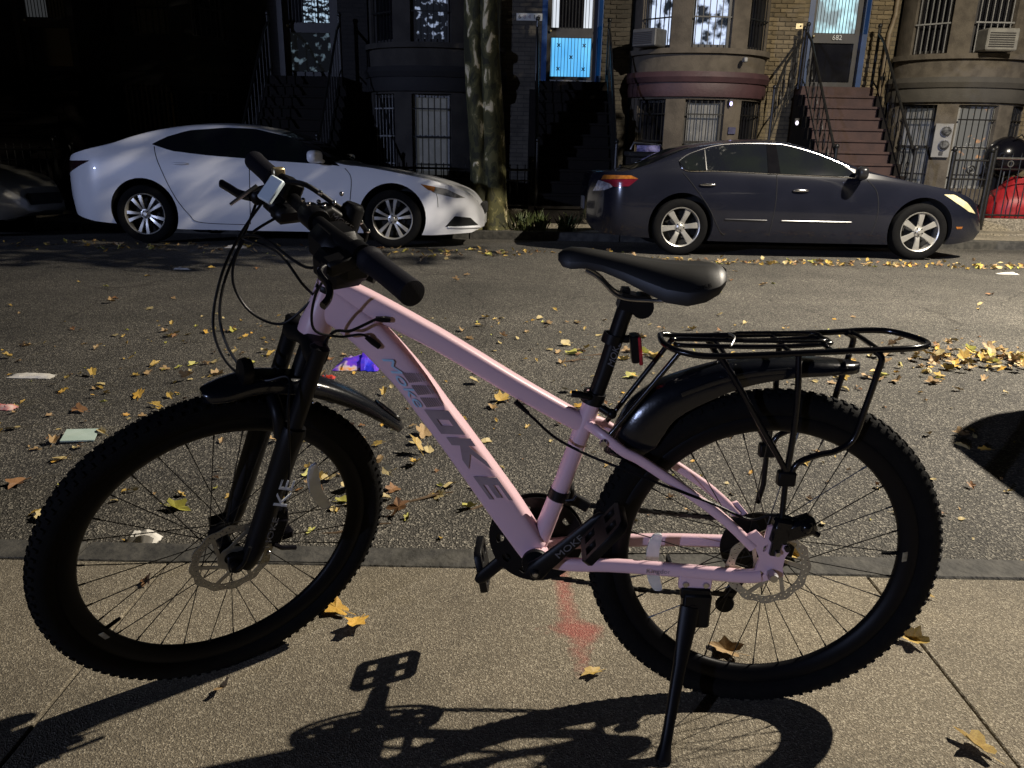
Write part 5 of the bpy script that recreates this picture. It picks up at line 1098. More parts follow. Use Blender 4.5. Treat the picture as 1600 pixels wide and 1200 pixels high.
# bricks that can be told apart beside the lit doors
BRK = MB(); BRK.rbox((0, 0, 0), (0.198, 0.02, 0.058), 0.25); 
BMS = {i: [BRK.mesh('brick', mat('brick_face_%d_%d' % (i + 1, q), tuple(x * f for x in base), 0.9, var=tuple(x * f * 0.78 for x in base), vscale=14, bump=0.3, bscale=60), False) for q, f in enumerate((0.8, 1.0, 1.2))] for i, base in ((2, (0.165, 0.128, 0.072)), (1, (0.068, 0.058, 0.044)))}
HB2 = MB(); HB2.rbox((0, 0, 0), (0.095, 0.02, 0.058), 0.25)
rb_ = random.Random(3)
for i, x0, x1, z0, z1 in ((2, CX[2] + 1.12, DC[2] - 0.53, 1.95, 3.6), (2, DC[2] + 0.53, CX[2] + 3.36, 1.95, 3.6), (1, DC[1] + 0.53, CX[1] + 3.36, 1.95, 3.6)):
    zz = z0; rr = 0
    while zz < z1:
        x = x0 + (0.105 if rr % 2 else 0.0)
        while x + 0.2 <= x1 + 0.01:
            o = link('brick', rb_.choice(BMS[i]), HOUSES[i]); o.location = Vector((x + 0.1, Y0 - 0.008 - rb_.uniform(0, 0.004), zz + 0.03)) - HOUSES[i].location; x += 0.21
        zz += 0.07; rr += 1
# ------------------------------------------------------------------ iron work
def railing(pts, h, name, label, nb, group=None, scroll=False, drop=True):
    """hand rail over the given foot line, balusters in between"""
    P = [Vector(p) for p in pts]; rt = thing(name, label, 'railing', P[0], group)
    b = MB(); b.tube([p + Vector((0, 0, h)) for p in P], 0.022, 8); b.build('hand_rail', M['iron'], rt)
    b = MB(); b.tube([p + Vector((0, 0, 0.10)) for p in P], 0.013, 6); b.build('lower_rail', M['iron'], rt)
    segs = [(P[k], P[k + 1]) for k in range(len(P) - 1)]; tot = sum((q - p).length for p, q in segs)
    for k in range(nb + 1):
        d = tot * k / nb; 
        for p, q in segs:
            if d <= (q - p).length + 1e-6: pt = p + (q - p) * (d / (q - p).length); break
            d -= (q - p).length
        b = MB(); e_ = k in (0, nb); b.tube([pt + Vector((0, 0, -0.02 if e_ else 0.1)), pt + Vector((0, 0, h + (0.10 if e_ else 0)))], 0.026 if e_ else 0.009, 8 if e_ else 5)
        if e_: b.ell(pt + Vector((0, 0, h + 0.13)), (0.075, 0.075, 0.08))
        b.build('post' if e_ else 'baluster', M['iron'], rt)
        if scroll and not e_ and k % 1 == 0:
            b = MB()
            for s_, zc_ in ((1 if k % 2 else -1, 0.40),):
                pth = [pt + Vector((0, 0.075 * s_ * (1 - q / 16) * math.cos(q * 0.7), zc_ + 0.17 * (1 - q / 20) * math.sin(q * 0.7))) for q in range(14)]
                b.tube(pth, 0.006, 5)
            b.build('scroll', M['iron'], rt)
    return rt
def stoop_rails(i, text, scroll):
    d = DC[i]
    for sx, sd in ((-1, 'left'), (1, 'right')):
        x = d + sx * 0.60
        railing([(x, 14.22, 2.05), (x, 13.98, 1.90), (x, 12.3, 0.12)], 0.82, 'stoop_railing', f'black iron railing on the {sd} side of {text}', 10, 'stoop railings', scroll)
stoop_rails(2, 'the brown stoop below the lit barred door', True); stoop_rails(1, 'the stoop below the blue door', False)
stoop_rails(0, 'the dark stoop behind the white sedan', False)
railing([(4.78, 14.2, 2.0), (4.45, 13.95, 1.55), (4.25, 13.75, 1.05)], 0.80, 'area_railing', 'short black iron railing slanting down left of the brown stoop', 6, 'stoop railings', True)
def fence(x0, x1, y, zt, n, label, bright=False, z0=-0.16, plinth=True):
    rt = thing('iron_fence', label, 'fence', (x0, y, z0), 'iron fences along the front yards')
    m_ = M['iron']
    for zz, r_ in ((zt, 0.017), (zt - 0.16, 0.012), (z0 + 0.24, 0.014)):
        b = MB(); b.tube([(x0, y, zz), (x1, y, zz)], r_, 8); b.build('rail', M['bright_rail'] if bright and zz == zt else m_, rt)
    for k in range(n + 1):
        x = x0 + (x1 - x0) * k / n; b = MB(); e_ = k in (0, n)
        b.tube([(x, y, z0 + (0.0 if e_ else 0.2)), (x, y, zt + (0.12 if e_ else 0.05))], 0.028 if e_ else 0.009, 8 if e_ else 6)
        if e_: b.ell((x, y, zt + 0.15), (0.07, 0.07, 0.08))
        else: b.lathe([(0, 0.05), (0.012, 0.02), (0.0, 0.0)], (x, y, zt + 0.04), (0, 0, 1), 6)
        b.build('post' if e_ else 'picket', m_, rt)
    if plinth:
        b = MB(); b.rbox(((x0 + x1) / 2, y + 0.02, z0 + 0.085), (x1 - x0, 0.16, 0.20), 0.15); b.build('plinth', M['far_concrete'], rt, smooth=False)
    return rt
M['bright_rail'] = mat('worn_rail', (0.30, 0.29, 0.27), 0.3, 0.8, var=(0.22, 0.21, 0.2), vscale=9)
F3 = fence(7.40, 9.6, 12.55, 0.94, 16, 'iron fence with a bright top rail on a stone plinth at the right edge', True)
b = MB(); b.lathe([(0.035, -0.004), (0.05, -0.004), (0.05, 0.004), (0.035, 0.004)], (7.66, 12.54, 0.86), (0, 1, 0), 20, closed=True); b.build('ring_ornament', M['bright_rail'], F3)
GT = thing('iron_gate', 'black iron gate with round ornament between the stoop and the right fence', 'gate', (6.72, 12.5, -0.16))
for x in (6.74, 7.32):
    b = MB(); b.tube([(x, 12.5, -0.16), (x, 12.5, 1.02)], 0.035, 10); b.ell((x, 12.5, 1.06), (0.08, 0.08, 0.09)); b.build('gate_post', M['iron'], GT)
for zz in (0.90, 0.62, 0.10):
    b = MB(); b.tube([(6.76, 12.5, zz), (7.30, 12.5, zz)], 0.014, 8); b.build('gate_rail', M['iron'], GT)
for k in range(7):
    x = 6.82 + 0.07 * k; b = MB(); b.tube([(x, 12.5, 0.02), (x, 12.5, 0.92)], 0.008, 6); b.build('gate_bar', M['iron'], GT)
for zc_, r_ in ((0.28, 0.075), (0.76, 0.06)):
    b = MB(); b.tube([(7.03 + r_ * math.cos(t), 12.485, zc_ + r_ * math.sin(t)) for t in [2 * math.pi * q / 20 for q in range(20)]], 0.012, 6, closed=True); b.ell((7.03, 12.48, zc_), (0.06, 0.03, 0.06)); b.build('gate_ornament', M['bright_rail'] if zc_ < 0.5 else M['iron'], GT)
fence(-2.75, 0.25, 12.55, 0.62, 26, 'low spiked iron fence beside the tree behind the white sedan', False)
fence(-6.9, -4.35, 12.55, 0.72, 22, 'dark iron fence in deep shade behind the roof of the white sedan', False)
fence(-9.9, -7.2, 12.55, 0.78, 22, 'dark iron fence in deep shade at the far left', False)
fence(1.62, 4.55, 12.55, 0.55, 24, 'low black iron fence behind the dark grey sedan', False)
# slatted gate under the dark stoop
SGt = thing('slatted_gate', 'tall metal slat gate standing behind the boot of the white sedan', 'gate', (-6.1, 13.55, -0.17))
for k in range(9):
    b = MB(); b.box((-6.42 + 0.083 * k, 13.55, 0.83), (0.035, 0.02, 1.98)); b.build('slat', mat('slat_metal', (0.045, 0.042, 0.035), 0.4, 0.5, var=(0.022, 0.02, 0.017), vscale=5) if k == 0 else bpy.data.materials['slat_metal'], SGt, smooth=False)
for zz in (0.3, 1.75):
    b = MB(); b.box((-6.09, 13.57, zz), (0.78, 0.02, 0.05)); b.build('cross_rail', bpy.data.materials['slat_metal'], SGt, smooth=False)
# ------------------------------------------------------------------ things on the fronts
def ac_unit(x, y, z0, w, h, ang, label, m_):
    rt = thing('air_conditioner', label, 'air conditioner', (x, y, z0), 'window air conditioners'); r3 = frame_rot(ang); L_ = lambda a, b_, c_: Vector((x, y, z0)) + r3 @ Vector((a, b_, 0)) + Vector((0, 0, c_))
    b = MB(); b.rbox(L_(0, 0, h / 2), (w, 0.36, h), 0.12, r3); b.build('casing', m_, rt, smooth=False)
    for k in range(7):
        b = MB(); b.box(L_(-0.02, -0.184, h * (0.18 + 0.1 * k)), (w * 0.8, 0.012, h * 0.045), r3); b.build('louvre', M['dark_frame'], rt, smooth=False)
    return rt
p_ = bayp(CX[2], R(-51), 0.1); ac_unit(p_.x, p_.y, z['s1'] + 0.01, 0.44, 0.27, R(-40), 'air conditioner in the left bay window of the tan house', mat('ac_casing', (0.09, 0.09, 0.09), 0.5, var=(0.07, 0.07, 0.07), vscale=9))
p_ = bayp(CX[3], R(0), 0.1); ac_unit(p_.x, p_.y, z['s1'] + 0.01, 0.50, 0.33, R(0), 'pale air conditioner in the barred bay window at the upper right', mat('ac_pale', (0.22, 0.215, 0.19), 0.5, var=(0.17, 0.165, 0.15), vscale=9))
# two round electricity meters on a pale board
mp_ = bayp(CX[3], R(-26), 0.03); ang = R(-21)
ME = thing('meter_board', 'pale board with two round electricity meters beside the lower right windows', 'meter', (mp_.x, mp_.y, 0.93)); r3 = frame_rot(ang)
b = MB(); b.rbox((mp_.x, mp_.y - 0.02, 1.19), (0.27, 0.04, 0.54), 0.2, r3); b.build('board', mat('meter_board', (0.22, 0.215, 0.20), 0.6, var=(0.18, 0.175, 0.165), vscale=7), ME, smooth=False)
for zz in (1.34, 1.12):
    b = MB(); b.lathe([(0, 0.10), (0.05, 0.10), (0.075, 0.07), (0.08, 0.0)], (mp_.x + 0.03, mp_.y - 0.03, zz), r3 @ Vector((0, -1, 0)), 24); mo = b.build('meter', mat('meter_glass', (0.22, 0.22, 0.21), 0.12, 0.3, var=(0.05, 0.05, 0.05), vscale=18) if zz > 1.3 else bpy.data.materials['meter_glass'], ME)
    b = MB(); b.lathe([(0.075, 0.0), (0.088, 0.0), (0.088, 0.03), (0.075, 0.03)], (mp_.x + 0.03, mp_.y - 0.03, zz), r3 @ Vector((0, -1, 0)), 24, closed=True); b.build('meter_ring', M['steel'], mo)
b = MB(); b.rbox((mp_.x, mp_.y - 0.04, 0.985), (0.06, 0.03, 0.06), 0.2, r3); b.build('switch', M['dark_frame'], ME)
# little lamps
def led(x, y, zz, m_, label):
    rt = thing('wall_light', label, 'light', (x, y, zz)); b = MB(); b.rbox((x, y + 0.03, zz + 0.03), (0.07, 0.05, 0.09), 0.3); b.build('housing', M['dark_frame'], rt); b = MB(); b.ell((x, y, zz), (0.05, 0.05, 0.07)); b.build('bulb', m_, rt)
pb = bayp(CX[2], R(21), 0.03); led(pb.x, pb.y - 0.05, 1.70, mat('led_violet', (0.3, 0.3, 0.6), 0.3, emit=(0.55, 0.5, 1.0), estr=2.5), 'tiny violet lamp under the maroon band of the curved bay')
led(4.62, 13.55, 1.42, mat('led_white', (0.5, 0.5, 0.5), 0.3, emit=(0.9, 0.8, 1.0), estr=1.6), 'pinpoint white light in the dark below the slanting railing')
led(-5.15, 14.35, 2.62, mat('led_red', (0.4, 0.1, 0.1), 0.3, emit=(1.0, 0.25, 0.3), estr=0.6), 'pinpoint red light on the dark house at the left')
cm_ = bayp(CX[2], R(30), 0.06); SC = thing('security_camera', 'small camera under the sill of the tan curved bay', 'camera', (cm_.x, cm_.y, 2.4))
b = MB(); b.tube([(cm_.x, cm_.y + .06, 2.42), (cm_.x, cm_.y - 0.05, 2.40)], 0.015, 8); b.build('bracket', M['white_frame'], SC); b = MB(); b.rbox((cm_.x - 0.03, cm_.y - 0.10, 2.37), (0.06, 0.15, 0.07), 0.4); b.build('camera_body', M['white_frame'], SC)
# mail boxes, bell plates
for x_, z_, w_, h_, lab in ((4.77, 3.0, 0.12, 0.09, 'small brass bell plate on the bricks left of the barred door'),):
    rt = thing('bell_plate', lab, 'plate', (x_, Y0, z_)); b = MB(); b.rbox((x_, Y0 - 0.03, z_), (w_, 0.02, h_), 0.2); b.build('plate', M['gold'], rt, smooth=False); b = MB(); b.ell((x_ + 0.02, Y0 - 0.042, z_), (0.03, 0.02, 0.03)); b.build('button', M['iron'], rt)
pp = bayp(CX[2], R(25.5), 0.012); PL = thing('wall_plaque', 'small violet plaque on the brick pier below the maroon band', 'plaque', (pp.x, pp.y, 1.28)); b = MB(); b.rbox((pp.x, pp.y - 0.01, 1.28), (0.14, 0.02, 0.11), 0.2, frame_rot(R(21))); b.build('plate', mat('plaque_violet', (0.05, 0.05, 0.09), 0.4, var=(0.07, 0.07, 0.12), vscale=9), PL, smooth=False)
# scooter-like thing with a violet lit panel behind the grey sedan's boot
BX = thing('wheeled_bin', 'dark wheeled bin with a pale violet sticker showing over the boot of the grey sedan', 'bin', (1.95, 12.1, -0.17))
b = MB(); b.box((1.95, 12.1, 0.38), (0.5, 0.5, 0.95), taper=1.12); b.build('bin_body', M['dark_frame'], BX, smooth=False)
b = MB(); b.rbox((1.95, 12.1, 0.90), (0.62, 0.62, 0.07), 0.5); LD = b.build('lid', M['dark_frame'], BX, smooth=False)
b = MB(); b.tube([(1.68, 12.0, 0.97), (1.72, 11.98, 1.06), (2.12, 11.98, 1.03), (2.16, 12.0, 0.95)], 0.018, 8); b.build('handle', M['steel'], BX)
b = MB(); b.rbox((1.93, 11.90, 0.985), (0.34, 0.02, 0.09), 0.2); b.build('sticker', mat('sticker_violet', (0.42, 0.38, 0.62), 0.4, var=(0.12, 0.10, 0.22), vscale=22), BX, smooth=False)
for x_ in (1.76, 2.14):
    b = MB(); b.lathe([(0, -.03), (.09, -.03), (.1, 0), (.09, .03), (0, .03)], (x_, 12.33, -0.07), (1, 0, 0), 18); b.build('wheel', M['rubber'], BX)
# red bundle and dark dome behind the right fence
RBn = thing('covered_load', 'red tarpaulin bundle behind the pickets at the right edge', 'tarpaulin', (7.95, 13.0, -0.16))
b = MB(); rr_ = random.Random(9); rows = []
for j in range(9):
    t = j / 8; zz = -0.1 + 0.74 * t; s_ = (0.50 + 0.06 * math.sin(5 * t)) * (1.0 if t < .6 else 1 - 1.6 * (t - .6))
    r_ = [(8.20 + s_ * math.cos(2 * math.pi * k / 18) * (1 + rr_.uniform(-.06, .06)), 13.05 + 0.8 * s_ * math.sin(2 * math.pi * k / 18) * (1 + rr_.uniform(-.06, .06)), zz + rr_.uniform(-.03, .03)) for k in range(18)]; rows.append(r_ + [r_[0]])
b.grid(rows); b.add(rows[-1][:-1], [tuple(range(18))]); b.build('sheet', mat('red_tarp', (0.30, 0.010, 0.014), 0.5, var=(0.20, 0.007, 0.01), vscale=6, bump=0.3, bscale=9), RBn, angle=60)
GR = thing('barbecue', 'round black domed barbecue behind the right fence', 'barbecue', (8.05, 13.4, -0.16))
b = MB(); b.ell((8.10, 13.4, 0.95), (0.72, 0.6, 0.66)); DM = b.build('dome_lid', M['blackgloss'], GR)
for a in (0, 120, 240):
    b = MB(); b.tube([(8.1 + .2 * math.cos(R(a)), 13.4 + .2 * math.sin(R(a)), 0.75), (8.1 + .34 * math.cos(R(a)), 13.4 + .34 * math.sin(R(a)), -0.16)], 0.014, 6); b.build('leg', M['iron'], GR)
b = MB(); b.tube([(8.02, 13.15, 1.24), (8.1, 13.12, 1.30), (8.18, 13.15, 1.24)], 0.012, 6); b.build('handle', M['iron'], DM)
# drain pipe between the two right houses
DP = thing('drain_pipe', 'rusty drain pipe running down the seam between the two right houses', 'pipe', (6.27, Y0, -0.1)); b = MB(); b.tube([(6.30, Y0 - 0.07, -0.12), (6.30, Y0 - 0.07, 2.9), (6.36, Y0 - 0.07, 3.2), (6.36, Y0 - 0.07, 10.8)], 0.04, 10); b.build('pipe', mat('pipe', (0.20, 0.16, 0.10), 0.6, var=(0.14, 0.10, 0.06), vscale=8), DP)
for zz in (0.8, 2.2): b = MB(); b.lathe([(0.04, -.03), (0.05, -.03), (.05, .03), (.04, .03)], (6.30, Y0 - 0.07, zz), (0, 0, 1), 14, closed=True); b.build('bracket', M['iron'], DP)
# wheelie bins and parked bicycle clutter at the far left
BK = thing('parked_bicycle', 'bicycle half hidden in the dark yard above the boot of the white sedan', 'bicycle', (-7.55, 12.9, -0.16))
for x_ in (-7.95, -6.95):
    b = MB(); b.tube([(x_ + .33 * math.cos(t), 12.9, .17 + .33 * math.sin(t)) for t in [2 * math.pi * q / 28 for q in range(28)]], 0.018, 6, closed=True); b.build('wheel', M['rubber'], BK)
b = MB(); b.tube([(-7.95, 12.9, .17), (-7.7, 12.9, .62), (-7.2, 12.9, .68), (-7.45, 12.9, .15), (-7.7, 12.9, .62)], 0.017, 6); b.tube([(-7.95, 12.9, .17), (-7.45, 12.9, .15)], 0.012, 6); b.tube([(-7.14, 12.9, .85), (-6.95, 12.9, .17)], 0.016, 6); b.build('frame', M['steel'], BK)
b = MB(); b.tube([(-7.2, 12.65, .98), (-7.12, 12.9, .92), (-7.2, 13.15, .98)], 0.013, 6); b.build('handlebar', M['chrome'], BK); b = MB(); b.ell((-7.76, 12.9, .76), (0.26, 0.13, 0.06)); b.build('saddle', M['black'], BK)

# a house added on the near side, out of the picture, to keep the fill light off the far left fronts
NH = thing('blocker_house', 'unseen brick house added left of the camera to block the fill light', 'house', (-25.2, -2.2, 0))
b = MB(); b.box((-25.2, -3.2, 5.0), (12.8, 2.0, 10.4)); b.build('wall', STY[1]['brick'], NH, smooth=False)
b = MB(); b.box((-25.2, -2.2, 10.3), (13.0, 0.7, 0.4)); b.build('cornice', STY[1]['band'], NH, smooth=False)
for k in range(5):
    for z0_ in (0.9, 4.0, 7.1): window(NH, (-30.0 + 2.4 * k, -2.22), z0_, z0_ + 1.8, 1.0, math.pi, M['pane_dark'], M['white_frame'])
# ------------------------------------------------------------------ street tree across the road
TREE = thing('street_tree', 'plane tree with mottled peeling bark and a cleft trunk between the two sedans', 'tree', (-0.45, 11.72, -0.2))
b = MB(); rows = []
for i in range(25):
    z = -0.22 + i * 0.2; t = i / 24
    fl = 1 + 0.55 * math.exp(-(z + 0.2) / 0.22)
    cx = -0.42 - 0.030 * z + 0.012 * math.sin(z * 2.1); cy = 11.72 + 0.01 * math.sin(z * 1.3)
    r_ = []
    for k in range(40):
        th = 2 * math.pi * k / 40
        groove = 0.40 * math.exp(-((th - R(262) - 0.05 * math.sin(z * 3)) / 0.20) ** 2)
        rad = (0.262 - 0.004 * z) * fl * (1 - groove) * (1 + 0.045 * math.sin(3 * th + z * 1.9) + 0.03 * math.sin(7 * th + 2.3 * z))
        r_.append((cx + rad * math.cos(th) * 0.98, cy + rad * math.sin(th), z))
    rows.append(r_ + [r_[0]])
b.grid(rows)
limbs = [[(-0.62, 11.72, 4.3), (-1.0, 11.4, 5.2), (-2.2, 11.0, 6.6), (-3.6, 10.6, 7.8)], [(-0.5, 11.7, 4.4), (-0.2, 11.2, 5.6), (0.4, 10.2, 7.2), (0.6, 9.6, 8.6)], [(-0.42, 11.66, 4.0), (0.5, 10.8, 4.55), (1.6, 9.2, 4.9), (2.5, 7.8, 4.75), (3.0, 6.9, 4.5)], [(-0.55, 11.66, 4.2), (-0.6, 10.4, 5.0), (-0.9, 9.0, 5.4), (-0.8, 7.6, 5.3)], [(1.5, 9.35, 4.9), (2.3, 9.0, 4.7), (3.0, 8.8, 4.4), (3.7, 8.7, 4.2)], [(-0.4, 11.8, 4.4), (0.2, 12.3, 6.2), (0.8, 12.6, 8.2)], [(-0.6, 11.8, 4.4), (-1.5, 12.0, 6.0), (-2.2, 12.1, 8.0)]]
for L_ in limbs:
    P = spl(L_, 6); b.tube(P, [0.15 * (1 - 0.82 * k / (len(P) - 1)) for k in range(len(P))], 10)
TRK = b.build('trunk', bark_mat(), TREE, angle=70)
M['leaf'] = mat('leaf_green', (0.045, 0.065, 0.018), 0.55, var=(0.10, 0.105, 0.03), vscale=1.2)
rng = random.Random(5); cr_ = MB(); clumps = []
for L_ in limbs:
    P = spl(L_, 8)
    for k in range(9, len(P)):
        if rng.random() < 0.8: clumps.append((P[k] + Vector((rng.gauss(0, .45), rng.gauss(0, .45), rng.gauss(0, .3))), 0.55))
for _ in range(46):
    t = rng.random() * 6.283; q = rng.random() ** 0.5; clumps.append((Vector((0.1 + 4.0 * q * math.cos(t), 10.4 + 3.6 * q * math.sin(t), 6.8 + rng.uniform(-1.4, 2.3) * math.sqrt(1 - q * q * 0.8))), 0.75))
# low branches over the road that stand between the lamp and the left half of the row
for _ in range(24): clumps.append((Vector((rng.uniform(0.4, 2.9), rng.uniform(6.3, 9.2), rng.uniform(3.15, 5.4))), 0.5))
for _ in range(26): clumps.append((Vector((rng.uniform(1.7, 3.1), rng.uniform(8.2, 9.8), rng.uniform(3.6, 5.2))), 0.5))
for _ in range(12): clumps.append((Vector((rng.gauss(3.75, .28), rng.gauss(8.7, .25), rng.gauss(4.1, .28))), 0.42))
for c, rad in clumps:
    if c.z < 3.3: c.z = 3.3
    for _ in range(120):
        d = Vector((rng.gauss(0, 1), rng.gauss(0, 1), rng.gauss(0, 0.7))); d = d.normalized() * rad * rng.random() ** 0.4
        n = Vector((rng.gauss(0, 1), rng.gauss(0, 1), rng.gauss(0, 1) + 0.6)).normalized(); a = n.orthogonal().normalized(); a.rotate(Matrix.Rotation(rng.random() * 6.28, 3, n)); e = n.cross(a); s_ = rng.uniform(0.06, 0.11); p = c + d
        cr_.add([p - a * s_, p - e * s_ * 0.6 + n * 0.01, p + a * s_, p + e * s_ * 0.6 + n * 0.01], [(0, 1, 2, 3)])
cr_.build('crown', M['leaf'], TREE, smooth=False)
# ------------------------------------------------------------------ street lamp (stands right of the picture)
SLP = thing('street_lamp', 'tall street lamp with a curved arm over the roadway, out to the right', 'street lamp', (6.75, 2.15, 0))
b = MB(); b.tube([(6.75, 2.15, -0.02), (6.75, 2.15, 0.5), (6.75, 2.15, 0.52), (6.75, 2.15, 6.2)], [0.11, 0.11, 0.085, 0.06], 16); b.build('pole', mat('lamp_pole', (0.18, 0.18, 0.17), 0.5, 0.3, var=(0.14, 0.14, 0.13), vscale=9), SLP)
b = MB(); b.tube(spl([(6.75, 2.15, 6.0), (6.72, 2.35, 6.45), (6.6, 3.0, 6.68), (6.38, 4.4, 6.74)], 6), 0.035, 10); b.build('arm', bpy.data.materials['lamp_pole'], SLP)
b = MB(); b.rbox((6.3, 4.78, 6.74), (0.3, 0.78, 0.12), 0.6, Matrix.Rotation(R(8), 3, 'Z')); HD = b.build('lamp_head', bpy.data.materials['lamp_pole'], SLP)
b = MB(); b.rbox((6.3, 4.84, 6.672), (0.2, 0.4, 0.02), 0.4); b.build('led_panel', mat('led_panel', (0.9, 0.85, 0.7), 0.4, emit=LAMP_COL, estr=12.0), HD)
ll = bpy.data.lights.new('lamp_light', 'AREA'); ll.energy = LAMP_W; ll.color = LAMP_COL; ll.shape = 'DISK'; ll.size = 0.15
lo = bpy.data.objects.new('lamp_light', ll); COL.objects.link(lo); lo.parent = SLP; lo.location = LAMP_POS - SLP.location - Vector((0, 0, 0.0))
# ------------------------------------------------------------------ fallen leaves
rl_ = random.Random(21)
def leaf_mesh(seed, m_, lobed=True):
    q = random.Random(seed); n = 20; V = [(0, 0, 0.010)]
    for k in range(n):
        t = 2 * math.pi * k / n; c = math.cos(2.5 * (t - math.pi / 2)) if lobed else 0.5
        r_ = (0.29 + 0.21 * abs(c) ** 1.6 * (1.0 - 0.3 * abs(math.sin((t - math.pi / 2) / 2)))) * (1 + q.uniform(-.18, .18))
        if abs(t - 1.5 * math.pi) < 0.2: r_ *= 0.55
        x, y = r_ * math.cos(t), r_ * math.sin(t) * 1.08
        V.append((x, y, 0))
    fold = q.uniform(0.05, 0.7); cup = q.uniform(-0.4, 0.8); tw = q.uniform(-.6, .6); asp = q.uniform(.55, 1.0)
    W_ = []
    for x, y, z_ in V:
        zz = abs(x) * fold + cup * (x * x + y * y) + tw * x * y + q.uniform(0, 0.03)
        W_.append((x * asp * (1 - 0.3 * fold), y, zz + 0.012))
    lo = min(p[2] for p in W_); W_ = [(x, y, z_ - lo + 0.02) for x, y, z_ in W_]
    b = MB(); b.add(W_, [(0, k + 1, (k + 1) % n + 1) for k in range(n)]); b.add([(0.0, -0.24, W_[0][2]), (0.02, -0.24, W_[0][2]), (0.05, -0.62, 0.04), (0.03, -0.62, 0.04)], [(0, 1, 2, 3)])
    return b.mesh('fallen_leaf', m_, smooth=False)
LM = [mat('leaf_yellow', (0.44, 0.31, 0.07), 0.6, var=(0.33, 0.21, 0.05), vscale=30), mat('leaf_gold', (0.60, 0.38, 0.07), 0.6, var=(0.45, 0.24, 0.04), vscale=30), mat('leaf_tan', (0.36, 0.25, 0.12), 0.7, var=(0.24, 0.15, 0.07), vscale=30), mat('leaf_pale', (0.45, 0.37, 0.18), 0.6, var=(0.35, 0.27, 0.12), vscale=30), mat('leaf_brown', (0.24, 0.12, 0.05), 0.7, var=(0.16, 0.08, 0.03), vscale=30), mat('leaf_lime', (0.38, 0.38, 0.08), 0.6, var=(0.35, 0.31, 0.07), vscale=30)]
LEAVES = [leaf_mesh(100 + k, LM[(0, 0, 2, 3, 0, 2, 1, 3, 4, 5, 2, 3)[k]], k % 4 != 3) for k in range(12)]
def put_leaf(x, y, zz, s_, label, group, mesh=None, tilt=0.25, rz=None):
    o = link('fallen_leaf', mesh or rl_.choice(LEAVES)); o.location = (x, y, zz); o.scale = (s_, s_, s_)
    o.rotation_euler = (rl_.gauss(0, tilt), rl_.gauss(0, tilt), rl_.random() * 6.283 if rz is None else rz)
    if tilt > 0.05:
        M3 = o.rotation_euler.to_matrix(); lo = min((M3 @ v.co).z for v in o.data.vertices); o.location.z = zz - lo * s_ + 0.0015
    tag(o, label, 'leaf', group); return o
CLU = [(-2.09, 3.7, 6), (-1.92, 3.77, 6), (-1.92, 2.91, 6), (-1.8, 2.77, 5), (-1.47, 4.29, 6), (-0.82, 4.55, 5), (-0.43, 4.1, 6), (-0.2, 3.76, 9), (-1.92, 4.78, 8), (-1.81, 4.19, 7), (-1.66, 4.85, 6), (-0.45, 4.73, 5), (-0.18, 4.97, 5), (-0.86, 3.27, 4), (-0.81, 2.94, 8), (-0.62, 2.69, 7), (-0.22, 3.11, 5), (-0.03, 2.98, 4), (-0.24, 2.45, 6), (-0.41, 2.54, 4), (0.38, 4.42, 9), (0.77, 4.5, 7), (0.64, 4.71, 5), (1.81, 4.11, 10), (2.26, 4.4, 8), (2.22, 4.02, 5), (2.01, 3.48, 4), (1.08, 3.04, 3), (1.4, 2.82, 3), (-1.59, 2.32, 3), (-1.24, 2.35, 2), (-0.48, 3.02, 3), (0.44, 5.34, 7), (1.29, 5.1, 4), (2.33, 5.55, 4), (-0.36, 6.93, 2), (1.97, 6.84, 2), (-3.6, 6.41, 3), (-3.38, 5.4, 3), (-2.91, 5.74, 4), (0.18, 3.46, 4), (0.78, 3.41, 3), (1.92, 3.08, 3), (3.63, 6.42, 3), (2.57, 7.25, 3), (-2.79, 4.39, 6), (-1.62, 3.35, 5), (-1.06, 3.83, 4), (0.96, 5.49, 3), (-0.82, 6.0, 3), (-0.49, 2.23, 2), (0.52, 2.45, 3), (-2.84, 7.4, 3), (-1.25, 7.41, 4)]
for cx, cy, n in CLU:
    for _ in range(n):
        x = cx + rl_.gauss(0, 0.13 + 0.02 * cy); y = max(2.05, cy + rl_.gauss(0, 0.05 + 0.035 * cy))
        if y < 3.2: lab = 'fallen leaf on the road close behind the bicycle wheels'; g = 'leaves on the near road'
        elif x < -0.9: lab = 'fallen leaf in the scatter on the left half of the road'; g = 'leaves on the left road'
        elif x > 1.1: lab = 'fallen leaf in the scatter on the right half of the road'; g = 'leaves on the right road'
        else: lab = 'fallen leaf in the scatter on the middle of the road'; g = 'leaves on the middle road'
        me_ = rl_.choice(LEAVES); cw = {'leaf_yellow': 'yellow', 'leaf_gold': 'gold', 'leaf_tan': 'tan', 'leaf_pale': 'pale yellow', 'leaf_brown': 'brown', 'leaf_lime': 'lime yellow'}[me_.materials[0].name]; lab = cw + ' ' + lab; g = cw + ' ' + g
        put_leaf(x, y, road_z(y), rl_.uniform(0.045, 0.105) * (0.8 if rl_.random() < .4 else 1), lab, g, me_)
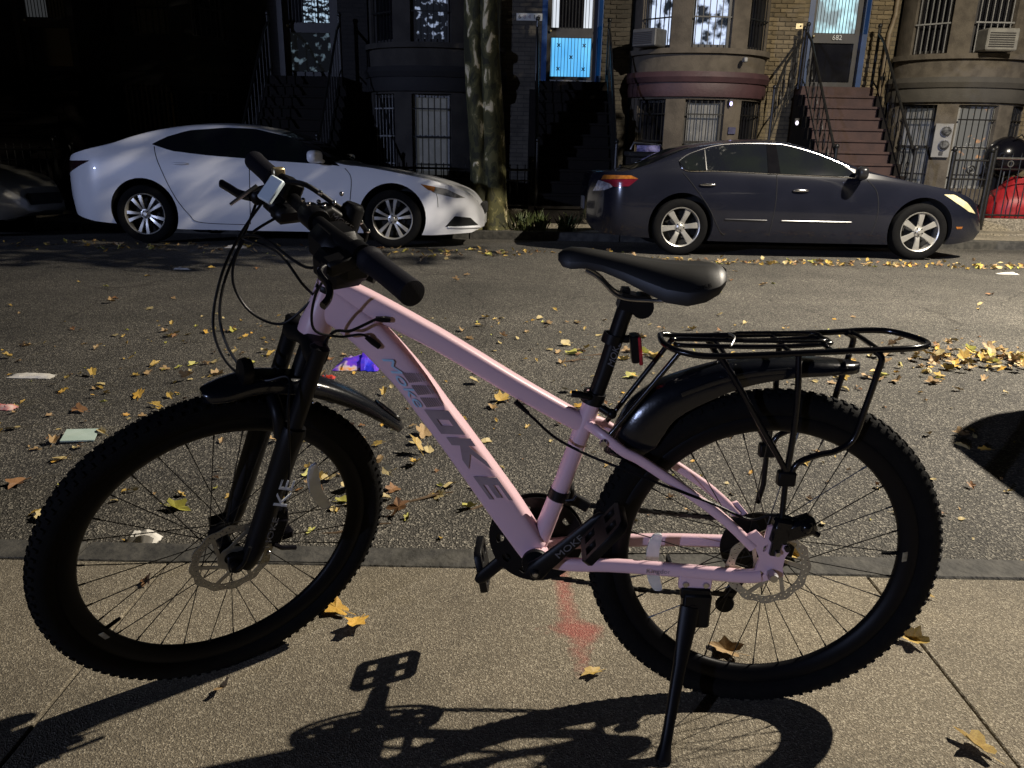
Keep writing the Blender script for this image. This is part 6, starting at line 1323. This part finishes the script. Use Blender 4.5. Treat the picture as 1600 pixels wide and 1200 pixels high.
# leaves on the near pavement, each at its place
for x, y, s_, k, rz, lab in ((-0.415, 1.622, 0.085, 6, 1.2, 'curled gold leaf touching the front tyre on the pavement'), (-0.352, 1.560, 0.088, 6, 2.9, 'gold lobed leaf on the pavement right of the front tyre'), (-0.585, 1.332, 0.05, 10, 0.5, 'small brown leaf on the pavement below the front wheel'), (0.188, 1.41, 0.055, 1, 2.0, 'folded yellow leaf at the end of the red paint mark'), (0.50, 1.50, 0.085, 2, 1.0, 'leaf seen through the lower spokes of the rear wheel'), (0.945, 1.55, 0.075, 0, 4.0, 'yellow leaf on the pavement joint right of the rear wheel'), (0.905, 1.215, 0.085, 4, 0.6, 'pale yellow lobed leaf in the lower right corner of the pavement'), (1.08, 1.74, 0.035, 1, 0.6, 'scrap of yellow leaf beside the right edge of the rear tyre'), (-0.92, 1.73, 0.045, 8, 0.3, 'small leaf lying in the pavement joint behind the front wheel'), (0.80, 1.93, 0.08, 0, 0.3, 'yellow leaf resting on the kerb behind the rear wheel')):
    put_leaf(x, y, 0.002, s_, lab, 'leaves on the near pavement', LEAVES[k], 0.3, rz)
# litter too thick to count: drifts by the grey sedan, pile at the right, gutter
lt = MB(); mats_ = LM
def scatter(n, fx, fy, smin=0.04, smax=0.09, pile=0.0):
    for _ in range(n):
        x, y = fx(), fy(); me = rl_.choice(LEAVES); mi = mats_.index(me.materials[0]); s_ = rl_.uniform(smin, smax)
        E_ = Matrix.Rotation(rl_.random() * 6.283, 3, 'Z') @ Matrix.Rotation(rl_.gauss(0, .35), 3, 'X') @ Matrix.Rotation(rl_.gauss(0, .35), 3, 'Y')
        P = [E_ @ (v.co * s_) for v in me.vertices]; lo = min(p.z for p in P); zz = road_z(y) + 0.002 + rl_.random() * pile - lo
        lt.add([(p.x + x, p.y + y, p.z + zz) for p in P], [tuple(f.vertices) for f in me.polygons], mi)
scatter(260, lambda: rl_.uniform(0.9, 5.9), lambda: 8.55 + abs(rl_.gauss(0, 0.22)) - 0.15)
scatter(90, lambda: rl_.uniform(-0.9, 1.3), lambda: rl_.uniform(8.6, 9.3)); scatter(150, lambda: rl_.uniform(-6.2, -0.6), lambda: rl_.gauss(8.85, 0.28))
scatter(150, lambda: rl_.gauss(3.0, 0.28), lambda: rl_.gauss(4.5, 0.13), 0.04, 0.1, 0.04); scatter(40, lambda: rl_.gauss(2.75, 0.3), lambda: rl_.gauss(4.55, 0.2))
scatter(45, lambda: rl_.uniform(-1.6, -0.95), lambda: rl_.uniform(1.97, 2.1), 0.02, 0.05, 0.03); scatter(60, lambda: rl_.uniform(-0.3, 1.2), lambda: rl_.uniform(11.25, 11.9), 0.05, 0.09)
scatter(420, lambda: rl_.gauss(-0.9, 1.3), lambda: rl_.uniform(2.1, 5.4), 0.014, 0.045); scatter(160, lambda: rl_.uniform(0.3, 3.2), lambda: rl_.uniform(2.4, 5.4), 0.012, 0.04)
lo_ = lt.build('leaf_litter', mats_, smooth=False); tag(lo_, 'drifts of small fallen leaves along the kerb and by the parked cars', 'leaf litter', kind='stuff')
# ------------------------------------------------------------------ rubbish on the road
def crumple(name, label, cat, x, y, dims, m_, seed, zz=None, n=14, rough=0.3):
    q = random.Random(seed); rows = []; nx, ny = n, max(5, n // 2); z0 = road_z(y) if zz is None else zz
    H_ = [[abs(q.gauss(0, 1)) for _ in range(ny)] for _ in range(nx)]
    H_ = [[(2 * H_[i][j] + H_[max(i - 1, 0)][j] + H_[min(i + 1, nx - 1)][j] + H_[i][max(j - 1, 0)] + H_[i][min(j + 1, ny - 1)]) / 6 for j in range(ny)] for i in range(nx)]
    for i in range(nx):
        r_ = []
        for j in range(ny):
            u_, v_ = i / (nx - 1) - .5, j / (ny - 1) - .5; hgt = dims[2] * (0.25 + 0.5 * H_[i][j]) * (1 - (2 * u_) ** 4) * (1 - (2 * v_) ** 4)
            r_.append((x + dims[0] * (u_ + q.uniform(-.04, .04) * rough * 3), y + dims[1] * (v_ + q.uniform(-.06, .06) * rough * 3), z0 + 0.004 + hgt))
        rows.append(r_)
    b = MB(); b.grid(rows); base = [[(p[0], p[1], z0 + 0.002) for p in r_] for r_ in rows]; b.grid([list(reversed(r_)) for r_ in base])
    o = b.build(name, m_, smooth=True, angle=25); return tag(o, label, cat)
def bagmat():
    m = glow('bag_tmp', (0, 0, 0), (0, 0, 0), 0, 0, 1); b = m.node_tree.nodes['Principled BSDF']; m.name = 'snack_bag'
    r = [n for n in m.node_tree.nodes if n.type == 'VALTORGB'][0]; t = [n for n in m.node_tree.nodes if n.type == 'TEX_NOISE'][0]; t.inputs['Scale'].default_value = 7
    for lk in list(b.inputs['Emission Color'].links): m.node_tree.links.remove(lk)
    b.inputs['Emission Strength'].default_value = 0.0; m.node_tree.links.new(r.outputs[0], b.inputs['Base Color']); b.inputs['Roughness'].default_value = 0.25
    e = r.color_ramp.elements; e[0].position = 0.40; e[0].color = (0.03, 0.035, 0.62, 1); e[1].position = 0.62; e[1].color = (0.75, 0.28, 0.03, 1); k = e.new(0.52); k.color = (0.16, 0.05, 0.55, 1); k = e.new(0.58); k.color = (0.6, 0.5, 0.5, 1)
    return m
crumple('snack_bag', 'crumpled blue and orange snack bag on the road under the down tube', 'bag', -0.86, 4.17, (0.24, 0.20, 0.075), bagmat(), 4, n=16)
PW = mat('paper_white', (0.62, 0.60, 0.56), 0.7, var=(0.52, 0.50, 0.46), vscale=20)
crumple('tissue', 'crumpled white tissue in the gutter inside the front wheel', 'tissue', -1.155, 2.18, (0.10, 0.055, 0.045), PW, 7, n=12)
b = MB(); b.box((-1.81, 3.03, road_z(3.03) + 0.012), (0.125, 0.13, 0.006), Matrix.Rotation(R(4), 3, 'Y') @ Matrix.Rotation(R(18), 3, 'Z')); tag(b.build('paper_card', mat('card_green', (0.42, 0.52, 0.48), 0.6, var=(0.36, 0.46, 0.42), vscale=12), smooth=False), 'pale green card lying on the road left of the front wheel', 'card')
crumple('paper_strip', 'flat strip of white paper on the road at the left', 'paper', -2.5, 3.85, (0.22, 0.07, 0.02), PW, 9)
crumple('wrapper', 'red and white wrapper on the road at the left edge', 'wrapper', -2.36, 3.36, (0.14, 0.05, 0.03), mat('wrapper_red', (0.5, 0.03, 0.03), 0.4, var=(0.6, 0.45, 0.42), vscale=16), 11)
crumple('plastic_scrap', 'bit of red plastic on the road behind the front mudguard', 'plastic', -0.98, 3.93, (0.08, 0.04, 0.02), mat('plastic_red', (0.5, 0.05, 0.03), 0.4, var=(0.4, 0.03, 0.02), vscale=16), 13)
crumple('paper_scrap', 'small white paper scrap on the road below the white sedan door', 'paper', -3.14, 7.32, (0.17, 0.06, 0.02), PW, 15)
crumple('paper_scrap', 'white paper scrap lying beside the white sedan between its wheels', 'paper', -3.2, 8.95, (0.25, 0.10, 0.03), PW, 17)
crumple('paper_scrap', 'white paper ball on the road seen above the clear front reflector', 'paper', -0.72, 2.95, (0.09, 0.07, 0.04), PW, 19)
crumple('paper_scrap', 'white paper scrap on the road below the tail of the grey sedan wheel', 'paper', 5.15, 8.1, (0.22, 0.07, 0.02), PW, 23)
TW = mat('twig', (0.10, 0.065, 0.035), 0.8, var=(0.15, 0.10, 0.06), vscale=30)
for x, y, L_, a, lab in ((-0.30, 2.52, 0.20, 8, 'bent twig on the road left of the chain ring'), (-0.08, 2.48, 0.17, 14, 'forked twig on the road above the chain ring'), (-0.5, 2.28, 0.22, 4, 'long twig by the kerb inside the front wheel'), (0.35, 4.35, 0.16, -12, 'straight stick on the road behind the seat post'), (0.55, 4.52, 0.25, 3, 'stick among the yellow leaves behind the rear light')):
    z_ = road_z(y) + 0.006; b = MB(); d = Vector((math.cos(R(a)), math.sin(R(a)), 0)); e = Vector((-d.y, d.x, 0)); P = [Vector((x, y, z_)) + d * L_ * t + e * 0.02 * math.sin(4 * t) + Vector((0, 0, 0.008 * math.sin(3 * t))) for t in (-.5, -.3, 0, .25, .5)]
    b.tube(P, [0.003, 0.005, 0.005, 0.004, 0.002], 6); b.tube([P[2], P[2] + d * 0.04 + e * 0.05 + Vector((0, 0, .012))], [0.003, 0.0015], 5); tag(b.build('twig', TW), lab, 'twig', 'twigs on the road')
# weeds in the tree pit
gw = MB(); q = random.Random(31); GM = mat('weed', (0.05, 0.075, 0.02), 0.6, var=(0.08, 0.09, 0.03), vscale=9)
for cx, cy in ((0.12, 11.4), (0.35, 11.5), (0.75, 11.35)):
    rt = thing('weed_plant', {0.12: 'tall weed by the foot of the tree trunk', 0.35: 'bushy weed in the middle of the tree pit', 0.75: 'low weed in the tree pit beside the grey sedan'}[cx], 'weed', (cx, cy, -0.2), 'weeds in the tree pit'); b = MB()
    for _ in range(60):
        a = q.random() * 6.283; l_ = q.uniform(.12, .34); e = Vector((math.cos(a), math.sin(a), 0)); p = Vector((cx + q.gauss(0, .06), cy + q.gauss(0, .06), -0.21)); tp = p + e * l_ * q.uniform(.2, .7) + Vector((0, 0, l_)); s_ = e.cross(Vector((0, 0, 1))) * q.uniform(.008, .022); md = (p + tp) / 2 + Vector((0, 0, .03))
        b.add([p - s_ * .3, p + s_ * .3, md + s_, tp, md - s_], [(0, 1, 2, 3, 4)])
    b.build('foliage', GM, rt, smooth=False)
